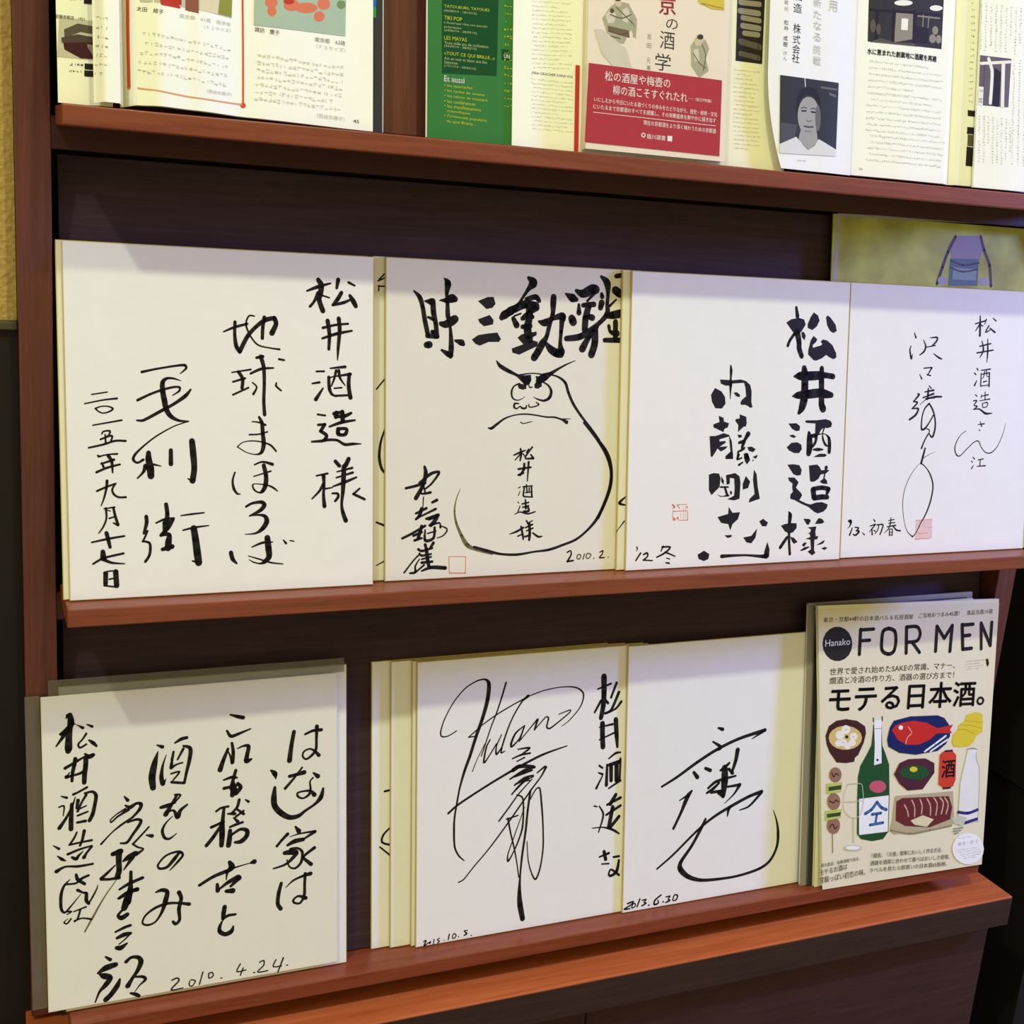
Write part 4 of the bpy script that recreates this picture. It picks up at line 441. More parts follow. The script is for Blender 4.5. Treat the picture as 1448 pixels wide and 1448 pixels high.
 'J':'''P|greend|114 1079,587 1140,578 522,119 495
P|greend|617 735,685 733,686 649,619 651
T|white|UN|639 667 686 666 33
T|lime|TATOUEURS, TATOUÉS|133 987 510 1001 29
T|limep|(06/05/14 - 18/10/15)|133 954 403 962 22
T|lime|TIKI POP|133 900 281 903 29
T|limep|L'Amérique rêve son paradis|134 866 491 876 22
T|limep|polynésien|134 834 276 836 22
T|limep|(24/06/14 - 28/09/14)|134 808 405 815 22
T|lime|LES MAYAS|135 750 323 754 29
T|limep|Trois mille ans de civilisation|135 717 503 726 22
T|limep|(30/09/14 - 08/02/15)|135 690 406 695 22
T|lime|«TOUT CE QUI BRILLE...»|136 633 560 639 29
T|limep|Art en noir et blanc aux îles|136 600 494 606 22
T|limep|Salomon|136 571 248 572 22
T|limep|(17/11/14 - 20/02/15)|136 542 400 544 22
B|white|Et aussi|137 436 304 437 44
T|lime|• les spectacles|138 391 372 393 26
T|lime|• les cycles de cinéma|138 354 476 350 26
T|lime|• les salons de musique|138 314 502 312 26
T|lime|• les conférences|139 276 398 274 26
T|lime|• les manifestations|139 240 446 236 26
T|lime|scientifiques|160 201 354 197 26
T|lime|• l'Université populaire|140 162 495 154 29
T|lime|du quai Branly…|160 121 413 116 29
R|lime|634 1054 697 1054 645 288 14 23''',
 'J2':'''R|body|161 1120 521 1147 169 614 16 15
T|inkb|J'IRAI CRACHER DANS VOS|164 564 533 570 26
R|body|165 523 534 529 171 139 13 15''',
 'N':'''P|photo|-77 1437,209 1474,201 884,-76 881
S|sack|44|-45 1366,155 1377
S|sack|48|-47 1297,149 1300
S|sack|44|-18 1243,160 1241
S|sack|48|-16 1178,158 1177
S|sack|44|4 1119,151 1122
S|sackd|52|-33 1046,169 1023
S|sackd|44|-29 946,161 931
R|bodyd|-90 800 189 806 -71 147 19 14''',
 'O':'''T|ink|酒|252 1442 346 1443 81
T|ink|造|256 1339 346 1341 79
T|ink|株|259 1168 340 1166 83
T|ink|式|259 1081 339 1079 74
T|ink|会|258 1000 338 998 74
T|ink|社|256 922 337 919 76
T|greyt|蔵|158 1393 199 1393 36
T|greyt|元|160 1338 201 1338 36
T|inkb|松|161 1226 206 1224 40
T|inkb|井|163 1179 208 1177 37
T|inkb|成|159 1094 203 1092 40
T|inkb|樹|159 1043 205 1041 43
T|greyt|さ|162 977 203 976 29
T|greyt|ん|164 931 205 928 30
T|greyl|新|466 1416 552 1414 74
T|greyl|た|471 1318 556 1315 70
T|greyl|な|475 1225 561 1224 70
T|greyl|る|477 1130 561 1127 70
T|greyl|挑|480 1023 561 1019 77
T|greyl|戦|484 927 566 924 77
T|greyl|用|635 1401 726 1401 92
P|gdark|140 801,777 804,776 227,157 227
P|gmid|161 404,336 401,318 292,164 227
S|gmidd|21|682 698,745 686
S|gmidd|17|584 744,755 744
P|gface|576 500,572 443,553 391,524 352,485 328,444 325,404 341,370 374,348 422,338 476,342 533,361 584,391 624,429 647,470 651,510 637,543 603,566 556
P|gface|381 378,548 381,570 274,471 200,354 273
P|ghair|320 493,322 623,359 697,445 739,537 717,585 614,582 519,554 610,492 664,420 667,362 618,342 532
S|ghair|13|383 523,427 527
S|ghair|13|487 525,532 524
S|gmid|8|373 543,401 556,435 551
S|gmid|8|478 550,511 557,545 547
S|gmidd|8|435 449,459 440,488 450
S|gmid|13|413 396,457 393,509 399
S|gmidd|6|423 354,495 357
P|gmidd|589 483,589 444,586 410,579 383,571 369,561 369,551 381,542 406,536 439,532 477,532 515,535 550,542 575,550 589,560 590,570 578,579 554,585 520
P|gshirt|158 221,329 297,391 249,461 192,536 242,576 300,771 228,772 169,161 144
S|paper|8|402 799,410 733
R|greyt|355 89 535 97 356 86 1 18''',
 'Q':'''P|photo2|76 1617,931 1728,931 1231,83 1202
P|sack|383 1486,595 1511,591 1280,373 1225
P|paper|448 1445,523 1449,521 1349,446 1344
P|paper|565 1594,559 1585,541 1575,514 1566,480 1559,443 1555,409 1553,381 1555,363 1560,356 1568,362 1577,380 1587,407 1595,441 1603,477 1607,511 1609,539 1607,558 1602
P|paper|921 1595,917 1586,904 1577,884 1569,860 1562,833 1559,808 1559,787 1562,774 1568,769 1576,773 1585,785 1594,805 1602,830 1608,857 1611,882 1611,902 1608,916 1603
S|photo|39|175 1459,175 1231
S|photo|34|358 1501,360 1233
S|photo|35|594 1521,597 1252
S|photo|21|88 1477,912 1531
S|sack|13|634 1488,889 1500
S|sack|11|696 1505,693 1350
S|sack|11|760 1503,756 1357
P|photo|614 1399,767 1397,762 1261,610 1253
P|sack|880 1391,878 1378,873 1365,864 1356,853 1350,840 1348,828 1352,818 1359,811 1370,808 1383,810 1396,815 1409,824 1419,835 1424,848 1426,860 1423,870 1415,877 1405
P|sack|859 1314,857 1301,851 1289,840 1279,827 1273,813 1271,800 1274,788 1282,780 1292,777 1305,779 1318,785 1332,795 1341,808 1347,823 1349,836 1346,848 1339,855 1327
P|sack|923 1318,922 1305,917 1293,908 1283,898 1277,886 1276,875 1279,866 1287,859 1298,856 1310,858 1324,863 1337,871 1346,882 1352,893 1353,904 1350,914 1343,920 1332
P|sackd|164 1344,163 1325,158 1307,151 1293,141 1285,130 1284,119 1289,110 1301,104 1317,101 1337,102 1356,106 1374,114 1387,124 1395,135 1396,145 1391,154 1379,161 1363
P|sackd|219 1322,218 1305,215 1290,209 1278,201 1272,193 1271,185 1275,178 1286,173 1300,170 1316,171 1334,174 1349,180 1360,188 1367,196 1368,205 1363,212 1353,217 1339
P|sackd|373 1225,598 1242,650 1219,103 1200,223 1246
B|ink|水に恵まれた創業地に酒蔵を再建|84 1091 877 1108 53
R|body|112 1024 982 1041 100 419 12 21
R|body|146 375 1023 382 109 159 5 21
T|greyt|36|44 74 83 73 19''',
 'U':'''P|photo|168 718,270 717,273 663,172 664
P|photo|173 564,253 565,257 501,172 500
P|photo|177 384,257 381,261 205,175 207
P|sackd|183 495,250 495,254 391,184 389
R|bodyd|153 1673 206 1676 177 785 16 24''',
 'W':'''P|purp|25 1223,398 1229,392 782,31 771
P|photo|200 1128,283 1096,278 775,197 777
S|paper|36|128 1199,176 1085,173 804
S|paper|42|304 1179,318 789
S|paper|27|38 1149,384 1198
S|sackd|18|87 1135,84 936
P|paper|25 939,84 940,84 772,31 771
T|ink|守|35 871 78 871 48
T|ink|宮|35 791 78 791 47
V|body|1 1698 534 1706 16 1266 10 24
V|body|423 1232 568 1228 466 244 3 24
V|body|42 682 416 677 65 253 8 24''',
 'M1a':'''P|skyp|19 576,247 568,241 307,-1 304
P|sackd|48 491,140 542,246 533,245 479,157 486,51 434
P|roof|30 435,139 470,245 461,244 428,32 400
P|maroon|41 401,244 428,242 313,153 310,49 357
P|sack|199 410,243 406,242 325,206 330
T|ink|創業京都店　1921|-4 559 185 561 28
P|ink|183 718,250 719,249 680,182 679
P|ink|179 280,241 280,240 240,178 241
P|ink|176 234,240 233,239 193,175 193
R|ink|82 254 166 257 77 208 2 22
R|body|94 689 170 695 94 687 1 18''',
 'M1b':'''R|bodyd|246 561 332 544 231 196 7 26''',
 'M1c':'''P|skyp|539 773,1187 872,1179 689,864 705,538 706
P|redp|660 761,846 793,807 691,677 695
P|brownp|846 793,940 806,938 678,845 687
P|cream|949 808,1086 833,1079 699,948 699
P|greenp|1096 835,1187 853,1179 693,1079 699
P|sealr|752 776,820 788,819 715,760 714
S|frame|18|466 764,464 459,465 132
S|framel|10|465 132,856 100,1259 98
S|frame|13|1262 866,1262 456,1259 98
P|frame|1279 95,1278 88,1274 82,1269 78,1263 75,1256 73,1249 75,1244 78,1240 84,1239 90,1241 96,1244 103,1249 108,1256 111,1263 112,1269 110,1275 106,1278 101
T|inkb|太田　綾子|516 646 690 632 32
T|greyl|東京都　61歳　高学年|803 629 1174 628 29
T|greyl|（Ｆ１サイズ）|975 579 1174 588 26
R|bodyl|552 479 1183 454 516 228 5 29
T|greyl|（西谷志穂子）|990 144 1174 143 26
P|greenq|1348 878,2048 987,2041 685,1342 663
P|orangep|1509 785,1507 772,1501 760,1492 749,1481 744,1469 742,1458 745,1449 752,1443 763,1441 775,1443 788,1449 801,1458 810,1469 816,1481 818,1492 815,1501 808,1507 797
P|orangep|1519 847,1516 833,1508 820,1495 810,1479 804,1463 802,1447 804,1435 811,1426 821,1424 833,1427 846,1435 858,1448 868,1463 876,1480 878,1496 875,1508 869,1517 859
P|orangep|1684 853,1681 838,1670 824,1653 812,1633 804,1612 801,1592 803,1576 809,1565 820,1562 834,1565 849,1576 863,1592 875,1612 883,1634 886,1654 884,1670 878,1681 867
P|orangep|1824 856,1818 841,1803 828,1780 815,1751 807,1721 802,1692 802,1669 807,1654 816,1649 829,1655 842,1670 856,1693 868,1721 877,1751 882,1780 882,1803 877,1818 868
P|orangep|1878 803,1875 789,1868 777,1857 766,1843 760,1829 758,1815 760,1804 767,1797 777,1794 790,1797 803,1804 816,1815 826,1829 832,1843 835,1857 833,1868 826,1876 815
P|orangep|1923 900,1919 885,1911 871,1897 859,1881 852,1863 849,1847 851,1833 859,1825 870,1822 884,1825 899,1833 913,1847 924,1863 932,1881 935,1897 932,1911 925,1919 914
P|redp|1643 874,1641 866,1634 859,1623 852,1609 847,1595 845,1582 846,1571 849,1564 855,1562 862,1564 870,1571 878,1582 886,1595 890,1610 892,1623 891,1634 888,1641 882
P|greenr|2043 912,2041 901,2035 891,2026 883,2015 878,2003 876,1992 878,1983 884,1977 892,1975 902,1977 913,1983 924,1992 932,2003 937,2015 938,2026 937,2035 932,2041 923
T|inkb|諏訪　慶子|1348 620 1530 618 34
T|greyd|東京都　62歳|1802 613 2041 617 33
T|greyl|（Ｆ３サイズ）|1814 567 2041 567 31
R|bodyl|1370 441 2041 438 1344 136 7 31
T|greyl|（西谷志穂子）|1817 68 2035 65 32
T|ink|45|2105 64 2150 61 24''',
 'M0':'''P|blue2|-68 1015,-28 1020,-32 925,-68 925
P|green2|-68 925,-32 925,-32 851,-66 850''',
 'PP':'''P|pale|40 3368,2424 3409,2425 3387,75 3343,53 2726,6 2724
P|lav|1449 3158,1558 3241,1817 3255,1905 3161,1848 3015,1473 3003
P|lavb|1458 3006,1833 3020,1836 2748,1453 2732
P|lavc|1507 2921,1811 2913,1812 2802,1500 2800
S|lavd|35|1516 3228,1426 3070,1364 2914,1304 2747
S|lavd|35|1847 3246,1900 3116,1983 2965,2018 2755
S|lavd|20|1474 2984,1634 2949,1836 2981
S|lavd|15|1464 2919,1624 2882,1825 2914
P|pale|1435 2786,1432 2771,1422 2757,1406 2746,1386 2740,1364 2740,1344 2744,1327 2753,1315 2766,1310 2781,1313 2796,1323 2809,1339 2819,1359 2825,1381 2826,1401 2822,1419 2813,1430 2801
P|pale|1995 2799,1991 2784,1979 2770,1961 2759,1937 2752,1911 2751,1887 2756,1867 2765,1853 2778,1848 2793,1851 2808,1863 2822,1882 2832,1906 2839,1931 2840,1955 2836,1976 2827,1989 2814''',
}

# ================================================================ the setting
Z1, Z3, TH, T0 = 0.3644, -0.3617, 0.0148, 0.165
FZ = -1.10
def stucco():
    m, nt, b = base('ochre_stucco', srgb(168, 140, 74), 0.9, 0.1)
    tc = nt.nodes.new('ShaderNodeTexCoord'); n = nt.nodes.new('ShaderNodeTexNoise'); n.inputs['Scale'].default_value = 260; n.inputs['Detail'].default_value = 3
    nt.links.new(tc.outputs['Object'], n.inputs['Vector']); bp = nt.nodes.new('ShaderNodeBump'); bp.inputs['Strength'].default_value = 0.6; bp.inputs['Distance'].default_value = 0.002
    nt.links.new(n.outputs['Fac'], bp.inputs['Height']); nt.links.new(bp.outputs['Normal'], b.inputs['Normal'])
    cr = nt.nodes.new('ShaderNodeValToRGB'); cr.color_ramp.elements[0].color = srgb(172, 144, 80); cr.color_ramp.elements[1].color = srgb(194, 165, 96)
    cr.color_ramp.elements[0].position = .35; cr.color_ramp.elements[1].position = .65
    nt.links.new(n.outputs['Fac'], cr.inputs['Fac']); nt.links.new(cr.outputs['Color'], b.inputs['Base Color'])
    return m
darkwall = base('black_brown_wainscot', (0.014, 0.011, 0.010, 1), 0.6, 0.2)[0]
struct(box('wall_left', (-1.6, 0.020, 0.205), (-0.0262, 0.08, 1.5), stucco(), bev=0))
struct(box('trim_1', (-1.6, 0.012, 0.1985), (-0.0262, 0.08, 0.2048), base('grey_olive_trim', srgb(78, 72, 56), 0.6, 0.2)[0], bev=0.001))
struct(box('trim_2', (-1.6, 0.016, FZ), (-0.0262, 0.08, 0.198), darkwall, bev=0))
struct(box('wall_back', (-0.0262, 0.315, FZ), (1.12, 0.36, 1.5), darkwall, bev=0))
struct(box('wall_right', (1.12, -0.03, -0.336), (1.18, 0.36, 1.5), darkwall, bev=0.001))
struct(box('trim_3', (1.123, -0.028, FZ), (1.18, 0.36, -0.3385), base('dark_lower_wall', (0.012, 0.009, 0.008, 1), 0.6, 0.2)[0], bev=0.001))
struct(box('wall_far_right', (1.1805, -0.03, FZ), (4.5, 0.36, 1.5), darkwall, bev=0))
struct(box('floor', (-1.6, -2.2, FZ - .05), (4.5, 0.36, FZ), wood('dark_floorboards', (0.05, 0.025, 0.015, 1), (0.09, 0.045, 0.028, 1)), bev=0))

# ================================================================ the display rack and what carries it
rack = thing('display_rack', 'brown wooden wall display rack with three tilted tiers holding boards and magazines', 'display rack', (0, 0, 0))
box('upright', (-0.0258, 0, -0.3935), (-0.0015, 0.30, 0.80), M['post'], rack)
box('upright', (0.9915, 0, -0.3935), (1.0165, 0.30, 0.80), M['post'], rack)
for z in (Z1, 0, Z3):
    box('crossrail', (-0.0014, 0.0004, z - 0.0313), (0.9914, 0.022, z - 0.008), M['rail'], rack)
tops = {Z1: 0.74, 0: Z1 - 0.0335, Z3: -0.0335}
for z in (Z1, 0, Z3):
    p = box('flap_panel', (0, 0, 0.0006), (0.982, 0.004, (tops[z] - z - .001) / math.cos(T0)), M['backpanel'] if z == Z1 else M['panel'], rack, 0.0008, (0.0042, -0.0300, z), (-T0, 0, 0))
    q = box('ledge', (0.0015, -0.0647, z - TH), (0.975, 0.0003, z - 0.0006), M['ledge'], rack, 0.001)
box('back_board', (-0.0014, 0.030, -0.3935), (0.9914, 0.036, 0.80), M['black'], rack, 0)  # its black carries the shadow in the gap beside the flap panels
box('top_rail', (-0.0014, 0.0004, 0.745), (0.9914, 0.30, 0.80), M['post'], rack)
box('filler_strip', (-0.0014, 0.0006, -0.3978), (0.9914, 0.022, Z3 - 0.0318), M['cabinet'], rack, 0)
counter = box('countertop', (-0.030, -0.089, -0.434), (1.008, 0.30, -0.398), [M['counter']], None, 0.0012)
box('shaded_fascia', (-0.0295, -0.0896, -0.4335), (1.0078, -0.0888, -0.4000), M['shaded_fascia'], counter, 0.0002); box('shaded_end_fascia', (1.0075, -0.0885, -0.4335), (1.0086, 0.299, -0.4000), M['shaded_fascia'], counter, 0.0002)
counter['label'] = 'orange-brown wooden countertop slab along the foot of the display rack'; counter['category'] = 'countertop'
cab = thing('base_cabinet', 'dark brown two-door base cabinet under the orange-brown countertop', 'cabinet', (0, 0, FZ))
box('carcass', (-0.022, -0.055, 0), (1.000, 0.30, -0.4345 - FZ), M['cabinet'], cab)
box('door', (-0.020, -0.073, 0.06), (0.4805, -0.0555, -0.438 - FZ), M['cabinet'], cab)
box('door', (0.4820, -0.073, 0.06), (0.998, -0.0555, -0.438 - FZ), M['cabinet'], cab)

# ================================================================ signature boards
LY = 0.0031
R_ = (-T0, 0, 0)
def board(name, key, x, z, yb, label, group=None, w=0.242, h=0.272, face='face', inks=(), th=0.0027, edge='edge', cat='signature board', hl=0.0):
    t = thing(name, label, cat, (x, -yb, z + hl), R_, group)
    box('card_core', (0, 0.0003, 0), (w, th, h), M[edge], t, 0.0004)
    box('card_face', (0.0007, 0, 0.0007), (w - 0.0007, 0.0004, h - 0.0007), M[face], t, 0)
    for k in inks:
        if key in ('B2', 'C2', 'F2'):
            for one in INK[key + ':' + k].split(';'): INK['one'] = one; draw_ink('one', 'ink_mark', t, 'ink', -0.00004)
            continue
        nm = {'writing': 'brush_writing', 'date': 'date_writing', 'signature': 'signature', 'seal': 'seal_stamp', 'sealwash': 'seal_ground', 'drawing': 'ink_drawing', 'wash': 'dry_brush_stroke'}[k]
        draw_ink(key + ':' + k, nm, t, {'seal': 'seal', 'sealwash': 'sealwash', 'wash': 'wash'}.get(k, 'ink'), -0.00004 if k != 'sealwash' else 0)
    return t
board('signature_board', 'A', 0.0049, 0, .0454, 'white board of four brushed columns, leftmost on the middle tier', inks=('writing', 'date'))
board('signature_board', '', 0.0005, 0, .0454 - LY, 'plain board whose gilt edge peeks out left of the leftmost middle-tier board')
board('signature_board', 'B', .2590, 0, .0454 - 2 * LY, 'film-wrapped board with an owl drawn under bold black characters', face='faceplastic', inks=('writing', 'drawing', 'wash', 'signature', 'date', 'seal'))
board('signature_board', 'B2', .2490, 0, .0454 - 3 * LY, 'film-wrapped board showing only a slit left of the owl board', face='faceplastic', inks=('writing',))
board('signature_board', 'C', .4879, 0, .0454, 'white board with the thickest blocky black characters and a red seal', inks=('writing', 'signature', 'date', 'seal'))
board('signature_board', 'C2', .4800, 0, .0454 - LY, 'board showing as a narrow strip between the owl board and the blocky-lettered board', inks=('writing',))
board('signature_board', 'D', .7325, 0, .0454 - LY, 'white board with thin fine writing and pink seal, rightmost on the middle tier', inks=('sealwash', 'writing', 'signature', 'date', 'seal'))
t = board('signature_board', 'E', -.0150, Z3, .0490, 'sheet of five brushed columns in a loose clear sleeve, lower left', w=0.2462, h=0.2665, face='sheet', th=0.0009, edge='sheet', inks=('writing', 'wash', 'date'), cat='signature sheet', hl=0.0045)
for ch in t.children:
    if ch.name.split('.')[0] not in ('card_core', 'card_face'): ch.location = (-0.0016, ch.location.y, -0.0045)
box('clear_sleeve', (-0.0120, 0.0012, 0.004), (-0.0006, 0.0014, 0.2675), M['film_heavy'], t, 0)
box('sleeve_flap', (0.0060, 0.0012, 0.2668), (0.2530, 0.0014, 0.2795), M['film_heavy'], t, 0)
board('signature_board', '', -.0010, Z3, .0458, 'plain board behind the sleeved sheet, showing as a strip at its right', h=0.2768, th=0.002)
board('signature_board', 'F', .3085, Z3, .0454 - LY, 'board with a tall looping thin signature and brushed characters down its right edge', inks=('signature', 'date', 'writing'))
board('signature_board', '', .3050, Z3, .0454 - 2 * LY, 'board directly behind the tall looping signature, only its gilt edge showing')
board('signature_board', '', .2855, Z3, .0454 - 3 * LY, 'blank strip of board left of the tall looping signature board')
board('signature_board', 'F2', .2680, Z3, .0454 - 4 * LY, 'board strip with a dash and small curve, leftmost of the bottom-tier stack', inks=('writing',))
board('signature_board', 'G', .5262, Z3, .0454, 'white board with one wide sweeping signature, beside the food magazine', inks=('signature', 'date'))

# painting behind board D
t = thing('painted_card', 'yellow-green painted card with a blue rucksack, standing behind the rightmost board', 'painting', (.712, -.0392, 0), R_)
fl = Flat(); draw_art('PP', fl)
def paintmat():
    m, nt, b = base('painted_yellow_green', srgb(168, 166, 84), 0.7, 0.2)
    tc = nt.nodes.new('ShaderNodeTexCoord'); n = nt.nodes.new('ShaderNodeTexNoise'); n.inputs['Scale'].default_value = 22; n.inputs['Detail'].default_value = 6
    nt.links.new(tc.outputs['Object'], n.inputs['Vector']); cr = nt.nodes.new('ShaderNodeValToRGB')
    cr.color_ramp.elements[0].color = srgb(146, 142, 66); cr.color_ramp.elements[1].color = srgb(196, 200, 100); cr.color_ramp.elements[0].position = .3; cr.color_ramp.elements[1].position = .7
    nt.links.new(n.outputs['Fac'], cr.inputs['Fac']); nt.links.new(cr.outputs['Color'], b.inputs['Base Color']); return m
M['painting'] = paintmat()
box('card', (-0.001, 0, 0), (0.272, 0.0012, 0.336), M['painting'], t, 0)
fl.build('painted_picture', t)

# ================================================================ magazines
def sheet(name, parent, x0, x1, h0, h1, prof, mat, th=0.0012, n=96, xl=None, nh=1):
    """a sheet or block of leaves whose plan follows prof(x)"""
    bm = bmesh.new(); F = []; B = []
    for j in range(nh + 1):
        h = h0 + (h1 - h0) * j / nh; a = xl(h) if xl else x0
        F.append([bm.verts.new((a + (x1 - a) * i / n, prof(a + (x1 - a) * i / n), h)) for i in range(n + 1)])
        B.append([bm.verts.new((a + (x1 - a) * i / n, prof(a + (x1 - a) * i / n) + th, h)) for i in range(n + 1)])
    for j in range(nh):
        for i in range(n):
            bm.faces.new((F[j][i], F[j][i+1], F[j+1][i+1], F[j+1][i])); bm.faces.new((B[j][i], B[j+1][i], B[j+1][i+1], B[j][i+1]))
        bm.faces.new((F[j][0], F[j+1][0], B[j+1][0], B[j][0])); bm.faces.new((F[j][n], B[j][n], B[j+1][n], F[j+1][n]))
    for i in range(n):
        bm.faces.new((F[0][i], B[0][i], B[0][i+1], F[0][i+1])); bm.faces.new((F[nh][i], F[nh][i+1], B[nh][i+1], B[nh][i]))
    bmesh.ops.recalc_face_normals(bm, faces=bm.faces[:])
    me = bpy.data.meshes.new(name); bm.to_mesh(me); bm.free()
    return link(name, me, mat, parent)
def smooth(pts):
    def f(x):
        if x <= pts[0][0]: return pts[0][1]
        for (a, ya), (b, yb_) in zip(pts, pts[1:]):
            if x <= b: t = (x - a) / (b - a); t = t * t * (3 - 2 * t); return ya + (yb_ - ya) * t
        return pts[-1][1]
    return f
# food magazine, front of the right-hand pile on the bottom tier
RH = (-0.192, 0, 0)
t = thing('magazine', 'sake magazine with illustrated food cover, front of the lower right pile', 'magazine', (.7570, -.0658, Z3), RH)
pf = lambda x: 0.0 if x < .205 else -((x - .205) / .03) ** 2 * .0012
def hcover(name, dy, th, mat, dz=0.0, flare=0.0):
    bm = bmesh.new(); n = 20; m_ = 8; G = []
    for j in range(m_ + 1):
        v = j / m_; xl = -0.0009 - 0.0134 * v; xr = 0.2190 + 0.0124 * v; zb = 0.0004; zt = 0.3008
        row = []
        for i in range(n + 1):
            u = i / n; x = xl + (xr - xl) * u; z = zb + (zt - zb) * v + u * (-0.0040 * (1 - v) - 0.0068 * v)
            y = dy + pf(x) - flare * max(0, .12 - v) / .12 * (abs(u - .5) * 2) ** 2 * 0.5
            row.append((x, y, z + dz))
        G.append(row)
    F = [[bm.verts.new(p) for p in r] for r in G]; B = [[bm.verts.new((p[0], p[1] + th, p[2])) for p in r] for r in G]
    for j in range(m_):
        for i in range(n):
            bm.faces.new((F[j][i], F[j][i+1], F[j+1][i+1], F[j+1][i])); bm.faces.new((B[j][i], B[j+1][i], B[j+1][i+1], B[j][i+1]))
        bm.faces.new((F[j][0], F[j+1][0], B[j+1][0], B[j][0])); bm.faces.new((F[j][n], B[j][n], B[j+1][n], F[j+1][n]))
    for i in range(n):
        bm.faces.new((F[0][i], B[0][i], B[0][i+1], F[0][i+1])); bm.faces.new((F[m_][i], F[m_][i+1], B[m_][i+1], B[m_][i]))
    bmesh.ops.recalc_face_normals(bm, faces=bm.faces[:])
    me = bpy.data.meshes.new(name); bm.to_mesh(me); bm.free(); return link(name, me, mat, t)
hcover('front_cover', 0.0, 0.0003, M['coverH'])
hcover('page_block', 0.0004, 0.0042, M['pagecream'], 0.0040)
fl = Flat(pf); fl.step = 0.000005; draw_art('H', fl); fl.build('cover_print', t)
for i, (x, yb, h, wd, mat, tl, lab) in enumerate((
        (.7510, .0582, .2985, .205, 'pagecream', .182, 'cream-edged magazine directly behind the sake magazine'),
        (.7450, .0541, .2990, .205, 'blackcover', .180, 'thin black-edged magazine in the pile behind the sake magazine'),
        (.7370, .0520, .3040, .222, 'lilac', .178, 'magazine with a grey-lilac cover rising highest behind the sake magazine'))):
    q = thing('magazine', lab, 'magazine', (x, -yb, Z3 - .0002), (-tl, 0, 0))
    th_ = (0.0036, 0.0016, 0.0030)[i]
    box('page_block', (0.0004, 0.0004, 0.0006), (wd - .001, th_ - .0004, h - 0.002), M['pagecream' if i < 2 else 'page'], q, 0)
    box('cover', (0, 0, 0), (wd, 0.0004, h), M[mat], q, 0); box('back_cover', (0, th_ - .0004, 0), (wd, th_, h), M[mat], q, 0)

def sub(parent, dx, yb):   # an art plane at another depth, inside a frame whose depth is .0454
    d = yb - .0454; return (dx, -d * math.cos(T0), -d * math.sin(T0))
# --- top tier, left: open art magazine
t = thing('open_magazine', 'open art magazine with a hand-drawn red frame on its page, top left', 'magazine', (0, -.0454, Z1), R_)
p1 = smooth([(0, 0.0), (.02, 0.0), (.028, -.002)])
a = sheet('under_page', t, 0.0, .036, 0.0, .285, p1, M['page']); a.location = sub(t, 0, .0500)
fl = Flat(p1); draw_art('M1a', fl); fl.build('page_print', a)
p2 = smooth([(.0225, -.004), (.030, -.0115), (.0385, -.0110), (.0422, -.002)])
a = sheet('curled_page', t, .0228, .0422, 0.001, .285, p2, M['page'], .0006); a.location = sub(t, 0, .0545)
fl = Flat(p2); draw_art('M1b', fl); fl.build('page_print', a)
p3 = smooth([(.041, .003), (.052, -.0105), (.066, -.0145), (.09, -.0115), (.13, -.004), (.2285, .004)])
a = sheet('main_page', t, .0414, .2262, 0.0012, .285, p3, M['page'], .0035); a.location = sub(t, 0, .0520)
fl = Flat(p3); draw_art('M1c', fl); fl.build('page_print', a)
t = thing('magazine', 'black-backed magazine peeking out right of the open art magazine', 'magazine', (0.10, -.0438, Z1), R_)
box('cover', (0, 0, 0), (0.1352, 0.0012, 0.285), M['blackcover'], t, 0.0002)
box('page_block', (0.001, 0.0013, 0.001), (0.1362, 0.0042, 0.284), M['page'], t, 0)
fl = Flat(); draw_art('M0', fl); fl.build('index_tabs', t, (0.133, 0, 0))
# --- green museum programme
t = thing('brochure', 'green museum programme with yellow lettering, standing on the top tier', 'brochure', (.2700, -.0480, Z1), R_)
box('cover', (0, 0, 0), (.0740, .0004, .285), M['green'], t, 0); box('leaves', (-.0008, .0005, .0004), (.0738, .0020, .285), M['page'], t, 0)
fl = Flat(); draw_art('J', fl); fl.build('cover_print', t)
# --- open magazine behind the book
t = thing('open_magazine', 'open cream text magazine half hidden behind the red-banded book', 'magazine', (.3410, -.0490, Z1), R_)
p4 = smooth([(0, -.0006), (.03, 0.0), (.1, .0012)])
a = sheet('left_page', t, 0.0, .114, 0, .285, p4, M['page'], .0010)
fl = Flat(p4); draw_art('J2', fl); fl.build('page_print', a)
box('red_page_edge', (.0555, -.0008, .0002), (.0590, -.0002, .068), inkmat('red'), t, 0)
a = sheet('right_page', t, .114, .262, 0, .285, smooth([(.114, .0012), (.2, -.0005), (.26, .001)]), M['pagecream'], .0012)
fl = Flat(smooth([(.114 - .215, .0012), (.2 - .215, -.0005), (.26 - .215, .001)])); draw_art('N', fl); fl.build('page_print', a, (.215, 0, 0))
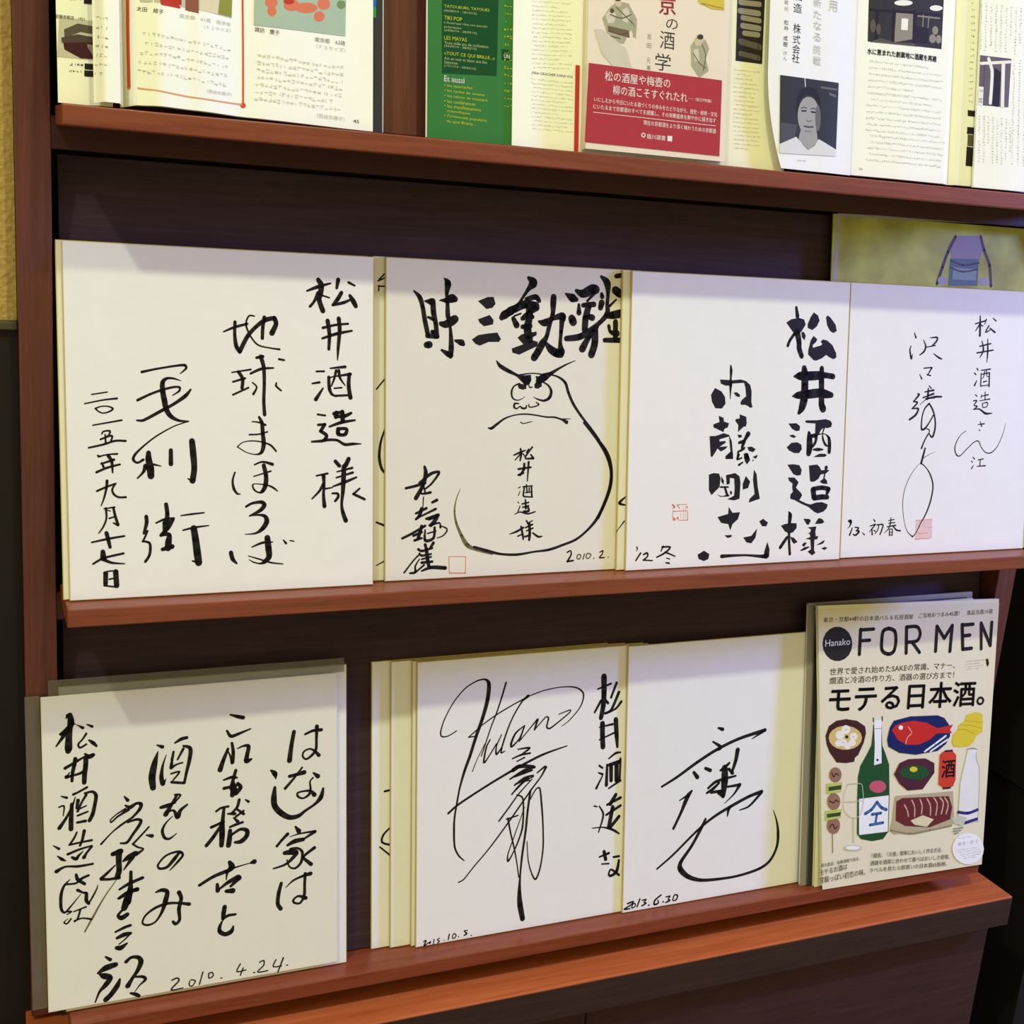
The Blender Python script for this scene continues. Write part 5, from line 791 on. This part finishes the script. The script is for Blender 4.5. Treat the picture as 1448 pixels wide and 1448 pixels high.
# --- the book
t = thing('book', 'thin book with a red paper band, wrapped in clear film, on the top tier', 'book', (.4065, -.0572, Z1), R_)
box('front_cover', (-.0035, 0, .0028), (.1290, .0008, .188), M['bookcover'], t, 0); box('page_block', (-.0028, .0009, .0032), (.1280, .0064, .187), M['pagecream'], t, 0.0003)
box('back_cover', (-.0035, .0065, .0028), (.1290, .0073, .188), M['bookcover'], t, 0)
fl = Flat(); draw_art('K', fl); fl.build('cover_print', t)
box('clear_wrapper', (-.0050, -.0018, .0002), (.1300, -.0016, .190), M['film'], t, 0)
# --- curled photocopy
t = thing('photocopy_sheet', 'curling grey-white photocopy with a printed portrait of a man', 'paper sheet', (.5760, -.0540, Z1), R_)
def xl(h): return .0018 if h > .085 else .0018 + .0172 * ((.085 - h) / .085) ** 1.9
p5 = smooth([(0, -.0015), (.018, -.0020), (.06, -.0008), (.096, .0010)])
sheet('paper', t, 0, .0948, .0018, .240, p5, M['copy'], .0002, 96, xl, 24)
fl = Flat(p5); draw_art('O', fl); fl.build('page_print', t)
# --- open magazine right
t = thing('open_magazine', 'open magazine with a shop-interior photo and text, right of the photocopy', 'magazine', (.6790, -.0490, Z1), R_)
p6 = smooth([(-.02, 0.0), (.05, -.001), (.102, .0), (.111, .003)])
a = sheet('left_page', t, -.012, .1105, .0022, .285, p6, M['page'], .0030)
fl = Flat(p6); draw_art('Q', fl); fl.build('page_print', a)
p7 = smooth([(0, .003), (.008, .0), (.05, -.001)])
a = sheet('right_page', t, .1110, .20, .0022, .285, lambda x: p7(x - .111), M['page'], .0030)
fl = Flat(lambda x: p7(x)); draw_art('U', fl); fl.build('page_print', a, (.111, 0, 0))
t = thing('magazine', 'magazine page in vertical print with a gate photo, rightmost on the top tier', 'magazine', (.8120, -.0535, Z1), R_)
p8 = smooth([(0, 0.0), (.04, -.001), (.13, .001)])
a = sheet('front_page', t, .0020, .150, .0016, .285, p8, M['page'], .0022)
fl = Flat(p8); draw_art('W', fl); fl.build('page_print', a)
